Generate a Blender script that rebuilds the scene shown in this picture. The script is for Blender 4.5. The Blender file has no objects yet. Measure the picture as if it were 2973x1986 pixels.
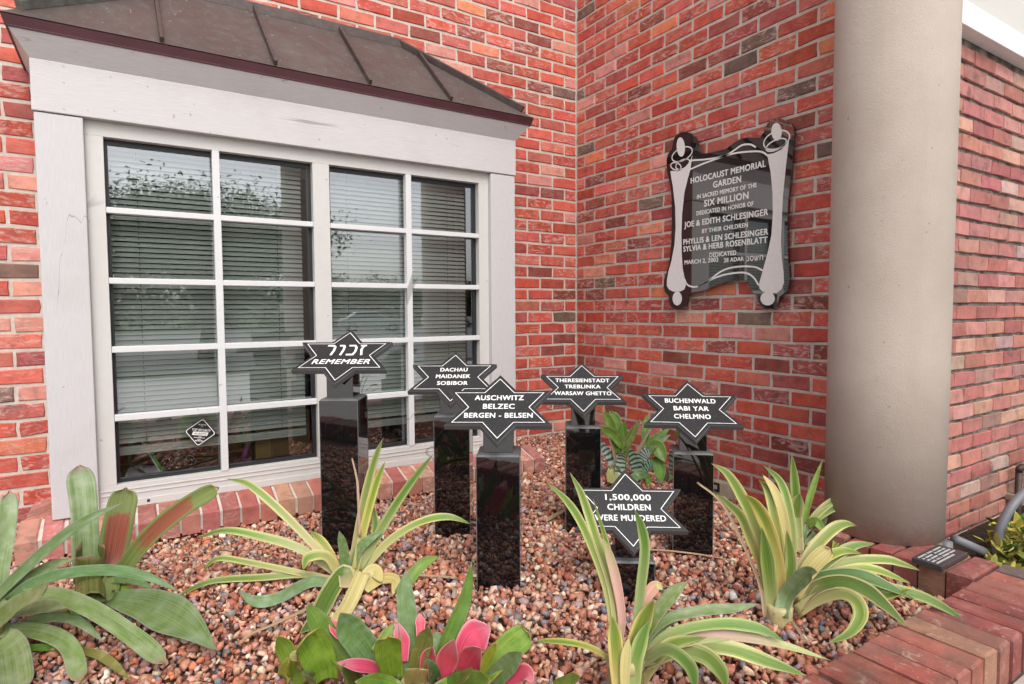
import bpy, bmesh, math, random
import numpy as np
from mathutils import Vector, Matrix
R = math.radians
random.seed(7); RNG = np.random.default_rng(11)
SC = bpy.context.scene
COL = SC.collection

# ------------------------------------------------------------------ camera, sky, sun, exposure
cam_d = bpy.data.cameras.new('camera'); cam = bpy.data.objects.new('camera', cam_d); COL.objects.link(cam)
cam_d.sensor_fit = 'HORIZONTAL'; cam_d.sensor_width = 36.0
cam_d.lens = 36.0 * 1752.17 / 2973.0
cam_d.clip_start = 0.02; cam_d.clip_end = 2000
yaw, pitch, roll = 0.565590, -0.0523517, -0.0055262
fw = Vector((math.sin(yaw) * math.cos(pitch), math.cos(yaw) * math.cos(pitch), math.sin(pitch)))
rt = Vector((math.cos(yaw), -math.sin(yaw), 0)); up = rt.cross(fw)
rt, up = math.cos(roll) * rt + math.sin(roll) * up, -math.sin(roll) * rt + math.cos(roll) * up
cam.matrix_world = Matrix(((rt.x, up.x, -fw.x, -2.53636), (rt.y, up.y, -fw.y, -3.18719), (rt.z, up.z, -fw.z, 0.00918), (0, 0, 0, 1)))
SC.camera = cam

SUN_EL, SUN_AZ = R(50), R(194)           # azimuth clockwise from +Y
world = bpy.data.worlds.new('World'); SC.world = world; world.use_nodes = True
nt = world.node_tree; nt.nodes.clear()
sky = nt.nodes.new('ShaderNodeTexSky'); sky.sky_type = 'NISHITA'; sky.sun_disc = False
sky.sun_elevation = SUN_EL; sky.sun_rotation = SUN_AZ
sky.air_density = 1.0; sky.dust_density = 4.0; sky.ozone_density = 1.0
# thin overcast: clouds veil the blue
tc = nt.nodes.new('ShaderNodeTexCoord'); nz = nt.nodes.new('ShaderNodeTexNoise'); nz.inputs['Scale'].default_value = 2.2
nz.inputs['Detail'].default_value = 7; nz.inputs['Roughness'].default_value = .6
mp = nt.nodes.new('ShaderNodeMapping'); mp.inputs['Scale'].default_value = (1, 1, 2.5)
nt.links.new(tc.outputs['Generated'], mp.inputs[0]); nt.links.new(mp.outputs[0], nz.inputs['Vector'])
cr = nt.nodes.new('ShaderNodeMapRange'); cr.inputs[1].default_value = .36; cr.inputs[2].default_value = .66
cr.inputs[3].default_value = .5; cr.inputs[4].default_value = 1.0
nt.links.new(nz.outputs['Fac'], cr.inputs[0])
hs = nt.nodes.new('ShaderNodeHueSaturation'); hs.inputs['Saturation'].default_value = .12; hs.inputs['Value'].default_value = 1.25
mx = nt.nodes.new('ShaderNodeMixRGB'); nt.links.new(sky.outputs[0], hs.inputs['Color'])
nt.links.new(cr.outputs[0], mx.inputs[0]); nt.links.new(sky.outputs[0], mx.inputs[1]); nt.links.new(hs.outputs[0], mx.inputs[2])
bg = nt.nodes.new('ShaderNodeBackground'); bg.inputs['Strength'].default_value = 0.15
wo = nt.nodes.new('ShaderNodeOutputWorld'); nt.links.new(mx.outputs[0], bg.inputs[0]); nt.links.new(bg.outputs[0], wo.inputs[0])
sun_d = bpy.data.lights.new('sun', 'SUN'); sun_d.energy = 0.6; sun_d.angle = R(35); sun_d.color = (1, .95, .88)
sun = bpy.data.objects.new('sun', sun_d); COL.objects.link(sun)
sd = Vector((math.sin(SUN_AZ) * math.cos(SUN_EL), math.cos(SUN_AZ) * math.cos(SUN_EL), math.sin(SUN_EL)))
sun.rotation_euler = sd.to_track_quat('Z', 'Y').to_euler()
SC.view_settings.view_transform = 'Standard'; SC.view_settings.look = 'None'
SC.view_settings.gamma = 1; SC.view_settings.exposure = 0.62
SC.cycles.max_bounces = 10; SC.cycles.glossy_bounces = 6; SC.cycles.diffuse_bounces = 5; SC.cycles.transparent_max_bounces = 16
SC.cycles.use_denoising = True

# ------------------------------------------------------------------ helpers
def tag(o, label=None, cat=None, group=None, kind=None):
    if label: o['label'] = label
    if cat: o['category'] = cat
    if group: o['group'] = group
    if kind: o['kind'] = kind
    return o
def empty(name, loc=(0, 0, 0)):
    o = bpy.data.objects.new(name, None); COL.objects.link(o); o.location = loc; o.empty_display_size = .05
    return o
def srgb(r, g, b):
    f = lambda c: (c / 255 / 12.92) if c <= 10 else ((c / 255 + .055) / 1.055) ** 2.4
    return (f(r), f(g), f(b), 1)

class MB:
    """collects faces into one mesh object"""
    def __init__(s): s.v = []; s.f = []; s.c = []; s.mi = []; s.uv = None
    def face(s, pts, col=(1, 1, 1, 1), mi=0):
        n = len(s.v); s.v += [tuple(p) for p in pts]; s.f.append(list(range(n, n + len(pts)))); s.c += [col] * len(pts); s.mi.append(mi)
    def mesh(s, verts, faces, col=(1, 1, 1, 1), mi=0):
        n = len(s.v); s.v += [tuple(p) for p in verts]; s.c += [col] * len(verts)
        for f in faces: s.f.append([i + n for i in f]); s.mi.append(mi)
    def box(s, x0, x1, y0, y1, z0, z1, col=(1, 1, 1, 1), mi=0):
        v = [(x, y, z) for z in (z0, z1) for y in (y0, y1) for x in (x0, x1)]
        s.mesh(v, [(0, 2, 3, 1), (4, 5, 7, 6), (0, 1, 5, 4), (2, 6, 7, 3), (0, 4, 6, 2), (1, 3, 7, 5)], col, mi)
    def hexa(s, a, b, col=(1, 1, 1, 1), mi=0):
        """a, b: two matching closed outlines (lower, upper)"""
        n = len(a); v = list(a) + list(b)
        f = [tuple(range(n - 1, -1, -1)), tuple(range(n, 2 * n))] + [(i, (i + 1) % n, n + (i + 1) % n, n + i) for i in range(n)]
        s.mesh(v, f, col, mi)
    def tube(s, pts, r, n=10, col=(1, 1, 1, 1), mi=0, cap=True):
        pts = [Vector(p) for p in pts]; m = len(pts); rr = r if isinstance(r, (list, tuple)) else [r] * m
        rings = []; prev = None
        for i, p in enumerate(pts):
            t = (pts[min(i + 1, m - 1)] - pts[max(i - 1, 0)]).normalized()
            if prev is None: a = t.orthogonal().normalized()
            else: a = (prev - t * prev.dot(t)).normalized()
            prev = a; b = t.cross(a)
            rings.append([p + rr[i] * (math.cos(2 * math.pi * k / n) * a + math.sin(2 * math.pi * k / n) * b) for k in range(n)])
        v = [q for g in rings for q in g]
        f = [(i * n + k, i * n + (k + 1) % n, (i + 1) * n + (k + 1) % n, (i + 1) * n + k) for i in range(m - 1) for k in range(n)]
        if cap: f += [tuple(range(n - 1, -1, -1)), tuple((m - 1) * n + k for k in range(n))]
        s.mesh(v, f, col, mi)
    def lathe(s, prof, n=48, c=(0, 0, 0), col=(1, 1, 1, 1), mi=0):
        v = [(c[0] + r * math.cos(2 * math.pi * k / n), c[1] + r * math.sin(2 * math.pi * k / n), c[2] + z) for r, z in prof for k in range(n)]
        f = [(i * n + k, i * n + (k + 1) % n, (i + 1) * n + (k + 1) % n, (i + 1) * n + k) for i in range(len(prof) - 1) for k in range(n)]
        f += [tuple(range(n - 1, -1, -1)), tuple((len(prof) - 1) * n + k for k in range(n))]
        s.mesh(v, f, col, mi)
    def ribbon(s, pts, w, z=0., col=(1, 1, 1, 1), closed=False):
        """flat stroke along 2-D points at height z, as (x, y, z)"""
        pts = [Vector((p[0], p[1])) for p in pts]; n = len(pts); L = []; Rr = []
        for i in range(n):
            a = pts[(i - 1) % n] if (closed or i > 0) else pts[i]; b = pts[(i + 1) % n] if (closed or i < n - 1) else pts[i]
            d1 = (pts[i] - a); d2 = (b - pts[i])
            d1 = d1.normalized() if d1.length > 1e-9 else d2.normalized(); d2 = d2.normalized() if d2.length > 1e-9 else d1
            t = (d1 + d2); t = t.normalized() if t.length > 1e-6 else d1
            k = 1 / max(.45, t.dot(d1)); nn = Vector((-t.y, t.x)) * (w / 2) * k
            L.append(pts[i] + nn); Rr.append(pts[i] - nn)
        m = n if closed else n - 1
        for i in range(m):
            j = (i + 1) % n
            s.face([(L[i].x, L[i].y, z), (Rr[i].x, Rr[i].y, z), (Rr[j].x, Rr[j].y, z), (L[j].x, L[j].y, z)], col)
    def xform(s, fn): s.v = [tuple(fn(p)) for p in s.v]; return s
    def build(s, name, mats, parent=None, smooth=False, bevel=0, recalc=True, weld=False):
        me = bpy.data.meshes.new(name); me.from_pydata(s.v, [], s.f)
        for m in (mats if isinstance(mats, (list, tuple)) else [mats]): me.materials.append(m)
        at = me.color_attributes.new('tint', 'FLOAT_COLOR', 'POINT')
        at.data.foreach_set('color', np.array(s.c, dtype=np.float32).ravel())
        me.polygons.foreach_set('material_index', s.mi)
        if smooth: me.polygons.foreach_set('use_smooth', [True] * len(me.polygons))
        if weld or recalc:
            bm = bmesh.new(); bm.from_mesh(me)
            if weld: bmesh.ops.remove_doubles(bm, verts=bm.verts, dist=1e-5)
            bmesh.ops.recalc_face_normals(bm, faces=bm.faces); bm.to_mesh(me); bm.free()
        me.update()
        o = bpy.data.objects.new(name, me); COL.objects.link(o)
        if parent: o.parent = parent
        if bevel:
            b = o.modifiers.new('bevel', 'BEVEL'); b.width = bevel; b.segments = 2; b.limit_method = 'ANGLE'; b.angle_limit = R(40)
        return o

# ------------------------------------------------------------------ materials
MATS = {}
class NB:
    def __init__(s, name):
        s.m = bpy.data.materials.new(name); s.m.use_nodes = True; s.t = s.m.node_tree
        s.p = s.t.nodes['Principled BSDF']; s.out = s.t.nodes['Material Output']
        s.co = s.t.nodes.new('ShaderNodeTexCoord'); MATS[name] = s.m
    def n(s, kind, **kw):
        x = s.t.nodes.new(kind)
        for k, v in kw.items(): setattr(x, k, v)
        return x
    def l(s, a, b): s.t.links.new(a, b)
    def mapping(s, scale, src='Object', rot=(0, 0, 0)):
        m = s.n('ShaderNodeMapping'); m.inputs['Scale'].default_value = scale; m.inputs['Rotation'].default_value = rot
        s.l(s.co.outputs[src], m.inputs[0]); return m.outputs[0]
    def noise(s, scale, detail=4, rough=.55, vec=None, dist=0):
        x = s.n('ShaderNodeTexNoise'); x.inputs['Scale'].default_value = scale; x.inputs['Detail'].default_value = detail
        x.inputs['Roughness'].default_value = rough; x.inputs['Distortion'].default_value = dist
        s.l(vec or s.co.outputs['Object'], x.inputs['Vector']); return x.outputs['Fac']
    def rng(s, x, a, b, c=0, d=1):
        m = s.n('ShaderNodeMapRange'); s.l(x, m.inputs[0])
        for i, v in enumerate((a, b, c, d)): m.inputs[i + 1].default_value = v
        return m.outputs[0]
    def ramp(s, x, stops):
        r = s.n('ShaderNodeValToRGB'); s.l(x, r.inputs[0]); e = r.color_ramp.elements
        while len(e) < len(stops): e.new(.5)
        for i, (p, c) in enumerate(stops): e[i].position = p; e[i].color = c
        return r.outputs[0]
    def mix(s, f, a, b, mode='MIX'):
        m = s.n('ShaderNodeMixRGB', blend_type=mode)
        for i, v in ((0, f), (1, a), (2, b)):
            if isinstance(v, (int, float)): m.inputs[i].default_value = v
            elif isinstance(v, tuple): m.inputs[i].default_value = v
            else: s.l(v, m.inputs[i])
        return m.outputs[0]
    def math(s, op, a, b=0.):
        m = s.n('ShaderNodeMath', operation=op)
        for i, v in ((0, a), (1, b)):
            if isinstance(v, (int, float)): m.inputs[i].default_value = v
            else: s.l(v, m.inputs[i])
        return m.outputs[0]
    def attr(s, name='tint'):
        a = s.n('ShaderNodeAttribute'); a.attribute_name = name; return a
    def base(s, c):
        if isinstance(c, tuple): s.p.inputs['Base Color'].default_value = c
        else: s.l(c, s.p.inputs['Base Color'])
        return s
    def rough(s, v, spec=.5):
        if isinstance(v, (int, float)): s.p.inputs['Roughness'].default_value = v
        else: s.l(v, s.p.inputs['Roughness'])
        s.p.inputs['Specular IOR Level'].default_value = spec; return s
    def bump(s, h, dist=.002, strength=1.):
        b = s.n('ShaderNodeBump'); b.inputs['Distance'].default_value = dist; b.inputs['Strength'].default_value = strength
        s.l(h, b.inputs['Height']); s.l(b.outputs[0], s.p.inputs['Normal']); return s

def mat_brick(name, smear=.50, dirt=0., smear_col=(.60, .40, .35, 1)):
    b = NB(name); t = b.attr()
    v1 = b.noise(18, 5, .6); col = b.mix(.75, t.outputs['Color'], b.ramp(v1, [(.25, (.55, .55, .55, 1)), (.5, (1, 1, 1, 1)), (.8, (1.35, 1.25, 1.2, 1))]), 'MULTIPLY')
    # dragged pale mortar and sand smears, each brick its own direction via the tint alpha
    vec = b.mapping((6, 6, 15), rot=(.3, .3, .2))
    off = b.n('ShaderNodeVectorMath', operation='ADD'); cmb = b.n('ShaderNodeCombineXYZ'); sc = b.math('MULTIPLY', t.outputs['Alpha'], 61.)
    for i in range(3): b.l(sc, cmb.inputs[i])
    b.l(vec, off.inputs[0]); b.l(cmb.outputs[0], off.inputs[1])
    sm = b.noise(2.3, 7, .66, off.outputs[0], 1.9)
    big = b.noise(5, 2, .5)
    msk = b.math('MULTIPLY', b.rng(sm, smear, smear + .13), b.rng(b.math('FRACT', b.math('MULTIPLY', t.outputs['Alpha'], 7.31)), .15, .75))
    col = b.mix(b.math('MULTIPLY', msk, .72), col, smear_col)
    haze = b.noise(11, 4, .6); col = b.mix(b.math('MULTIPLY', b.rng(haze, .50, .74), .26), col, (.50, .27, .23, 1))
    st = b.noise(7, 5, .7); col = b.mix(b.math('MULTIPLY', b.rng(st, .60, .70), .6), col, (.075, .05, .05, 1))
    fine = b.noise(140, 3, .6)
    col = b.mix(b.math('MULTIPLY', b.rng(fine, .66, .74), .5), col, (.62, .46, .38, 1))
    col = b.mix(b.math('MULTIPLY', b.rng(fine, .32, .24), .5), col, (.06, .025, .02, 1))
    if dirt:
        dn = b.noise(9, 5, .65, b.mapping((1, 1, .6)))
        col = b.mix(b.math('MULTIPLY', b.rng(dn, .45, .7), dirt), col, (.11, .09, .07, 1))
    b.base(col).rough(.78, .35)
    b.bump(b.math('ADD', b.noise(60, 5, .65), b.math('MULTIPLY', sm, .8)), .003, .7)
    return b.m
M_brick = mat_brick('red_brick')
M_brick_old = mat_brick('weathered_brick', .66, .15, (.5, .34, .28, 1))
M_brick_kerb = mat_brick('kerb_brick', .56, .62, (.55, .42, .35, 1))
b = NB('mortar'); b.base(b.ramp(b.noise(30, 5, .6), [(.3, (.44, .39, .335, 1)), (.7, (.60, .54, .48, 1))])).rough(.95, .2).bump(b.noise(220, 3, .6), .002, .6); M_mortar = b.m
b = NB('dark_mortar'); b.base(b.ramp(b.noise(12, 5, .7), [(.35, (.07, .05, .038, 1)), (.62, (.30, .26, .225, 1))])).rough(.95, .2).bump(b.noise(150, 3, .6), .003, .8); M_mortar_dark = b.m
b = NB('dark_joint'); b.base(b.ramp(b.noise(16, 5, .7), [(.35, (.03, .022, .018, 1)), (.7, (.15, .12, .095, 1))])).rough(.95, .2).bump(b.noise(150, 3, .6), .003, .8); M_joint = b.m  # very dark brown mortar between the kerb cap bricks
def mat_paint(name, c, grain=(40, 40, 4), amt=.05, bmp=.0012, rough=.5, dirt=.0):
    b = NB(name); n = b.noise(6, 6, .65, b.mapping(grain)); d = b.noise(3.5, 6, .62)
    k = tuple(x * (1 - amt * 2.2) for x in c[:3]) + (1,)
    col = b.mix(b.rng(n, .35, .7), c, k)
    if dirt: col = b.mix(b.math('MULTIPLY', b.rng(d, .52, .75), dirt), col, (.34, .31, .28, 1))
    if dirt:   # hairline checks in the old paint, nail spots
        ck = b.noise(2.2, 3, .5, b.mapping(tuple(max(.35, g / 22) for g in grain)), .6); ln = b.rng(b.math('ABSOLUTE', b.math('SUBTRACT', ck, .5)), .0028, .0008)
        mk = b.rng(b.noise(1.7, 2, .5), .50, .60); col = b.mix(b.math('MULTIPLY', b.math('MULTIPLY', ln, mk), .6), col, (.16, .14, .13, 1))
        sp = b.noise(38, 2, .4); col = b.mix(b.math('MULTIPLY', b.rng(sp, .735, .75), .5), col, (.22, .20, .18, 1))
    b.base(col).rough(rough, .4).bump(n, bmp, .5); return b.m
M_trim_h = mat_paint('painted_wood_across', (.54, .515, .52, 1), (3, 40, 60), .06, .0022, .5, .25)
M_trim_v = mat_paint('painted_wood_upright', (.54, .52, .53, 1), (60, 40, 3), .06, .0022, .5, .25)
M_frame = mat_paint('white_vinyl', (.55, .535, .515, 1), (6, 6, 6), .02, .0003, .35, .12)
M_muntin = mat_paint('white_muntin', (.62, .62, .625, 1), (6, 6, 6), .02, .0003, .35, .06)
def simple(name, c, rough=.5, metal=0, spec=.5, var=.12, scale=20, bmp=0):
    b = NB(name); n = b.noise(scale, 5, .6)
    b.base(b.mix(b.rng(n, .3, .7), tuple(min(1, x * (1 + var)) for x in c[:3]) + (1,), tuple(x * (1 - var) for x in c[:3]) + (1,))).rough(rough, spec)
    b.p.inputs['Metallic'].default_value = metal
    if bmp: b.bump(n, bmp, .6)
    return b.m
# aged copper of the window canopy
b = NB('aged_copper'); n1 = b.noise(2.5, 6, .65); n2 = b.noise(22, 6, .7); n3 = b.noise(75, 2, .5)
col = b.ramp(n1, [(.3, (.080, .056, .050, 1)), (.55, (.104, .079, .071, 1)), (.75, (.125, .112, .102, 1))])
col = b.mix(b.math('MULTIPLY', b.rng(n2, .5, .72), .45), col, (.13, .15, .135, 1))
col = b.mix(b.math('MULTIPLY', b.rng(n3, .715, .74), .8), col, (.52, .50, .46, 1))
b.base(col).rough(b.rng(n2, .2, .8, .38, .62), .5); b.p.inputs['Metallic'].default_value = .35; b.bump(n1, .004, .3); M_copper = b.m
M_patina = simple('patina_copper', (.15, .155, .14, 1), .6, .2, .5, .35, 30)
M_copper_dark = simple('dark_copper', (.075, .055, .05, 1), .5, .3, .5, .3, 25)
M_maroon = simple('maroon_metal', (.075, .022, .028, 1), .38, .2, .5, .15, 12)
b = NB('stucco'); n = b.noise(190, 3, .6); n2 = b.noise(3, 6, .6); n3 = b.noise(1.2, 3, .5, b.mapping((4, 4, .7)))
col = b.ramp(n2, [(.3, (.39, .325, .275, 1)), (.7, (.46, .395, .34, 1))])
col = b.mix(b.math('MULTIPLY', b.rng(n3, .5, .75), .35), col, (.33, .265, .22, 1))
b.base(col).rough(.9, .25).bump(b.math('ADD', n, b.math('MULTIPLY', b.noise(40, 3, .6), .6)), .0016, .55); M_stucco = b.m
b = NB('column_stucco'); n = b.noise(190, 3, .6); n2 = b.noise(3, 6, .6); n3 = b.noise(1.2, 4, .6, b.mapping((5, 5, .5)))
col = b.ramp(n2, [(.3, (.40, .335, .285, 1)), (.7, (.47, .405, .35, 1))])
col = b.mix(b.math('MULTIPLY', b.rng(n3, .5, .72), .32), col, (.34, .275, .23, 1))
pit = b.noise(60, 2, .4); col = b.mix(b.math('MULTIPLY', b.rng(pit, .745, .76), .55), col, (.20, .16, .13, 1))
sp_ = b.n('ShaderNodeSeparateXYZ'); b.l(b.co.outputs['Object'], sp_.inputs[0])
wet = b.math('ADD', sp_.outputs[2], b.math('MULTIPLY', b.math('SUBTRACT', b.noise(16, 5, .7), .5), .22)); col = b.mix(b.math('MULTIPLY', b.rng(wet, .07, .0), .5), col, (.33, .20, .15, 1))
b.base(col).rough(.9, .25).bump(b.math('ADD', n, b.math('MULTIPLY', b.noise(28, 4, .6), .9)), .0022, .7); M_column = b.m
M_white = mat_paint('white_stucco', (.88, .88, .88, 1), (30, 30, 30), .03, .001, .8)
M_ceil = mat_paint('ceiling_stucco', (.62, .60, .57, 1), (60, 60, 60), .05, .002, .9)
# black granite: polished with tiny crystals
def granite(name, base, rough, grey, sp=260):
    b = NB(name); v = b.n('ShaderNodeTexVoronoi'); v.inputs['Scale'].default_value = sp; b.l(b.co.outputs['Object'], v.inputs['Vector'])
    hsh = b.n('ShaderNodeTexWhiteNoise'); b.l(v.outputs['Position'], hsh.inputs['Vector'])
    k = b.math('MULTIPLY', b.rng(hsh.outputs['Value'], .90, 1.), b.rng(v.outputs['Distance'], .45, .1))
    b.base(b.mix(k, base, (grey, grey, grey * .95, 1))).rough(rough, .5)
    b.p.inputs['IOR'].default_value = 1.85 if rough < .1 else 1.5
    return b.m
M_gran = granite('polished_black_granite', (.004, .004, .0045, 1), .025, .10)
M_gran_mirror = granite('mirror_black_granite', (.012, .012, .012, 1), .02, .12); M_gran_mirror.node_tree.nodes['Principled BSDF'].inputs['IOR'].default_value = 2.3
M_gran_face = granite('honed_black_granite', (.016, .015, .0145, 1), .30, .16)
M_gran_slab = granite('sky_paled_granite', (.045, .043, .046, 1), .22, .2)  # tablet base paled in place of the sky it mirrors
M_gran_edge = granite('sawn_granite_edge', (.10, .10, .105, 1), .5, .3)
M_letter = simple('engraved_white', (.74, .73, .71, 1), .7, 0, .2, .05, 60)
M_pale = simple('frosted_granite', (.72, .69, .675, 1), .55, 0, .3, .05, 90)
# window glass: thin tinted pane, transparent with a mirror coat
b = NB('window_glass'); t = b.n('ShaderNodeBsdfTransparent'); t.inputs[0].default_value = (.86, .91, .88, 1)
g = b.n('ShaderNodeBsdfGlossy'); g.inputs['Roughness'].default_value = 0.0; g.inputs[0].default_value = (.92, .95, 1, 1)
fr = b.n('ShaderNodeFresnel'); fr.inputs['IOR'].default_value = 1.5
fac = b.rng(fr.outputs[0], .03, 1, .225, 1); ms = b.n('ShaderNodeMixShader'); b.l(fac, ms.inputs[0]); b.l(t.outputs[0], ms.inputs[1]); b.l(g.outputs[0], ms.inputs[2])
b.l(ms.outputs[0], b.out.inputs[0]); M_glass = b.m
M_gasket = simple('gasket_shadow_black', (.015, .015, .018, 1), .4)
M_blind = simple('blind_slat_vinyl', (.62, .63, .60, 1), .45, 0, .4, .03, 8)
M_cord = simple('blind_cord', (.10, .10, .09, 1), .8)
M_room = simple('darkened_room_wall', (.035, .035, .035, 1), .9)  # near-black colour puts the unlit room's darkness into its walls
M_black = simple('black_plastic', (.012, .012, .014, 1), .4)
# stones carry their own colour
b = NB('crushed_stone'); t = b.attr(); n = b.noise(120, 4, .65)
b.base(b.mix(.8, t.outputs['Color'], b.ramp(n, [(.25, (.5, .48, .48, 1)), (.5, (1, 1, 1, 1)), (.78, (1.4, 1.36, 1.3, 1))]), 'MULTIPLY')).rough(.72, .4).bump(n, .0015, .6); M_stone = b.m
b = NB('gravel_bed'); b.base(b.ramp(b.noise(70, 5, .7), [(.3, (.05, .025, .018, 1)), (.7, (.20, .11, .08, 1))])).rough(.95, .2).bump(b.noise(90, 4, .7), .01, 1); M_bed = b.m
b = NB('asphalt'); b.base(b.ramp(b.noise(2, 6, .7), [(.3, (.16, .16, .16, 1)), (.7, (.24, .235, .23, 1))])).rough(.9, .3); M_asph = b.m
b = NB('lawn'); b.base(b.ramp(b.noise(1.2, 7, .7), [(.3, (.035, .06, .018, 1)), (.7, (.08, .11, .035, 1))])).rough(.95, .2); M_lawn = b.m
b = NB('mulch_soil'); b.base(b.ramp(b.noise(40, 6, .7), [(.3, (.02, .014, .01, 1)), (.7, (.09, .06, .04, 1))])).rough(.95, .2).bump(b.noise(60, 5, .7), .015, 1); M_soil = b.m

# leaves: UV u runs across (0..1), v along; tint RGB multiplies
def leaf_mat(name, fn, rough=.34, trans=.15):
    b = NB(name); uv = b.n('ShaderNodeUVMap'); uv.uv_map = 'UVMap'; sp = b.n('ShaderNodeSeparateXYZ'); b.l(uv.outputs[0], sp.inputs[0])
    u, v = sp.outputs[0], sp.outputs[1]; e = b.math('ABSOLUTE', b.math('SUBTRACT', b.math('MULTIPLY', u, 2.), 1.))
    m = b.n('ShaderNodeMapping'); m.inputs['Scale'].default_value = (34, 1.1, 1); b.l(uv.outputs[0], m.inputs[0])
    ta = b.attr(); cmb = b.n('ShaderNodeCombineXYZ'); b.l(b.math('MULTIPLY', ta.outputs['Alpha'], 53.), cmb.inputs[0]); b.l(b.math('MULTIPLY', ta.outputs['Alpha'], 31.), cmb.inputs[1]); va = b.n('ShaderNodeVectorMath', operation='ADD'); b.l(m.outputs[0], va.inputs[0]); b.l(cmb.outputs[0], va.inputs[1])
    streak = b.noise(1., 4, .6, va.outputs[0]); mott = b.noise(30, 5, .6)
    col = fn(b, u, v, e, streak, mott)
    spk = b.noise(95, 3, .6); col = b.mix(b.math('MULTIPLY', b.rng(spk, .66, .74), .4), col, (.30, .24, .12, 1))
    tipn = b.math('ADD', v, b.math('MULTIPLY', b.math('SUBTRACT', mott, .5), .12)); col = b.mix(b.math('MULTIPLY', b.rng(tipn, .955, .985), .75), col, (.27, .17, .09, 1))
    t = b.attr(); col = b.mix(1., col, t.outputs['Color'], 'MULTIPLY')
    b.base(col).rough(rough, .35); b.bump(streak, .0012, .5)
    if trans:
        tr = b.n('ShaderNodeBsdfTranslucent'); b.l(col, tr.inputs[0]); ms = b.n('ShaderNodeMixShader'); ms.inputs[0].default_value = trans
        b.l(b.p.outputs[0], ms.inputs[1]); b.l(tr.outputs[0], ms.inputs[2]); b.l(ms.outputs[0], b.out.inputs[0])
    return b.m
def f_var(b, u, v, e, s, m):
    g = b.mix(b.rng(s, .35, .65), (.10, .185, .025, 1), (.23, .31, .06, 1))
    c = b.mix(b.rng(s, .38, .62), (.44, .45, .12, 1), (.60, .56, .28, 1))
    edge = b.math('ADD', e, b.math('MULTIPLY', b.math('SUBTRACT', s, .5), 1.3))
    k = b.mix(b.rng(edge, .42, .85), g, c)
    k = b.mix(b.math('MULTIPLY', b.rng(v, .60, 1.), .75), k, (.10, .17, .03, 1))
    pale = b.mix(b.rng(s, .4, .6), (.46, .45, .17, 1), (.52, .40, .24, 1))
    return b.mix(b.rng(b.math('ADD', v, b.math('MULTIPLY', b.math('SUBTRACT', s, .5), .6)), .55, .05), k, pale)
def f_vgreen(b, u, v, e, s, m):
    g = b.mix(b.rng(s, .35, .65), (.05, .12, .018, 1), (.17, .25, .05, 1))
    c = b.mix(b.rng(s, .4, .6), (.42, .40, .15, 1), (.56, .49, .27, 1))
    edge = b.math('ADD', e, b.math('MULTIPLY', b.math('SUBTRACT', s, .5), .5))
    k = b.mix(b.rng(edge, .74, .88), g, c)
    return b.mix(b.rng(v, .28, .02), k, (.50, .40, .22, 1))
def f_silver(b, u, v, e, s, m):
    mp_ = b.n('ShaderNodeMapping'); mp_.inputs['Scale'].default_value = (1.1, 7, 1); uvn = b.n('ShaderNodeUVMap'); uvn.uv_map = 'UVMap'; b.l(uvn.outputs[0], mp_.inputs[0])
    band = b.noise(1., 3, .55, mp_.outputs[0], .4)
    g = b.mix(b.rng(s, .35, .68), (.085, .15, .04, 1), (.22, .31, .11, 1))
    k = b.mix(b.math('MULTIPLY', b.rng(band, .42, .68), .55), g, (.34, .39, .27, 1))
    k = b.mix(b.math('MULTIPLY', b.rng(m, .45, .7), .2), k, (.34, .38, .28, 1))
    k = b.mix(b.math('MULTIPLY', b.rng(e, .90, .99), .5), k, (.33, .31, .30, 1))
    return b.mix(b.math('MULTIPLY', b.rng(v, .9, 1.), .6), k, (.26, .20, .20, 1))
def f_green(b, u, v, e, s, m):
    g = b.mix(b.rng(s, .35, .68), (.075, .145, .022, 1), (.21, .30, .055, 1))
    g = b.mix(b.math('MULTIPLY', b.rng(m, .42, .68), .5), g, (.28, .36, .10, 1))
    return b.mix(b.rng(e, .93, 1.), g, (.20, .14, .06, 1))
def f_pink(b, u, v, e, s, m):
    c = b.mix(b.rng(s, .35, .66), (.62, .045, .10, 1), (.74, .14, .21, 1))
    c = b.mix(b.math('MULTIPLY', b.rng(v, .55, 1.), .55), c, (.80, .42, .46, 1))
    return b.mix(b.math('MULTIPLY', b.rng(e, .8, 1.), .5), c, (.80, .50, .50, 1))
def f_fade(b, u, v, e, s, m):
    p = b.mix(b.rng(s, .4, .6), (.60, .30, .28, 1), (.66, .48, .36, 1)); g = b.mix(b.rng(s, .4, .6), (.27, .33, .10, 1), (.50, .48, .22, 1))
    return b.mix(b.rng(b.math('ADD', v, b.math('MULTIPLY', b.math('SUBTRACT', s, .5), .8)), .45, .85), p, g)
def f_olive(b, u, v, e, s, m):
    g = b.mix(b.rng(s, .35, .68), (.12, .14, .03, 1), (.27, .26, .075, 1))
    return b.mix(b.math('MULTIPLY', b.rng(m, .52, .62), .6), g, (.33, .30, .11, 1))
def f_brown(b, u, v, e, s, m):
    g = b.mix(b.rng(s, .35, .68), (.11, .16, .045, 1), (.24, .29, .10, 1))
    w = b.math('ADD', v, b.math('MULTIPLY', b.math('SUBTRACT', m, .5), .25))
    inside = b.math('MULTIPLY', b.rng(w, .74, .70), b.math('MULTIPLY', b.rng(w, .22, .34), b.rng(e, .78, .64)))
    br = b.mix(b.rng(s, .35, .65), (.20, .055, .03, 1), (.33, .12, .075, 1))
    k = b.mix(inside, g, br)
    return b.mix(b.rng(v, .965, .99), k, (.48, .36, .20, 1))
def f_yel(b, u, v, e, s, m):
    return b.mix(b.rng(s, .35, .65), (.42, .38, .09, 1), (.66, .58, .30, 1))
def f_dead(b, u, v, e, s, m):
    return b.mix(b.rng(s, .35, .65), (.30, .19, .12, 1), (.52, .38, .27, 1))
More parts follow.
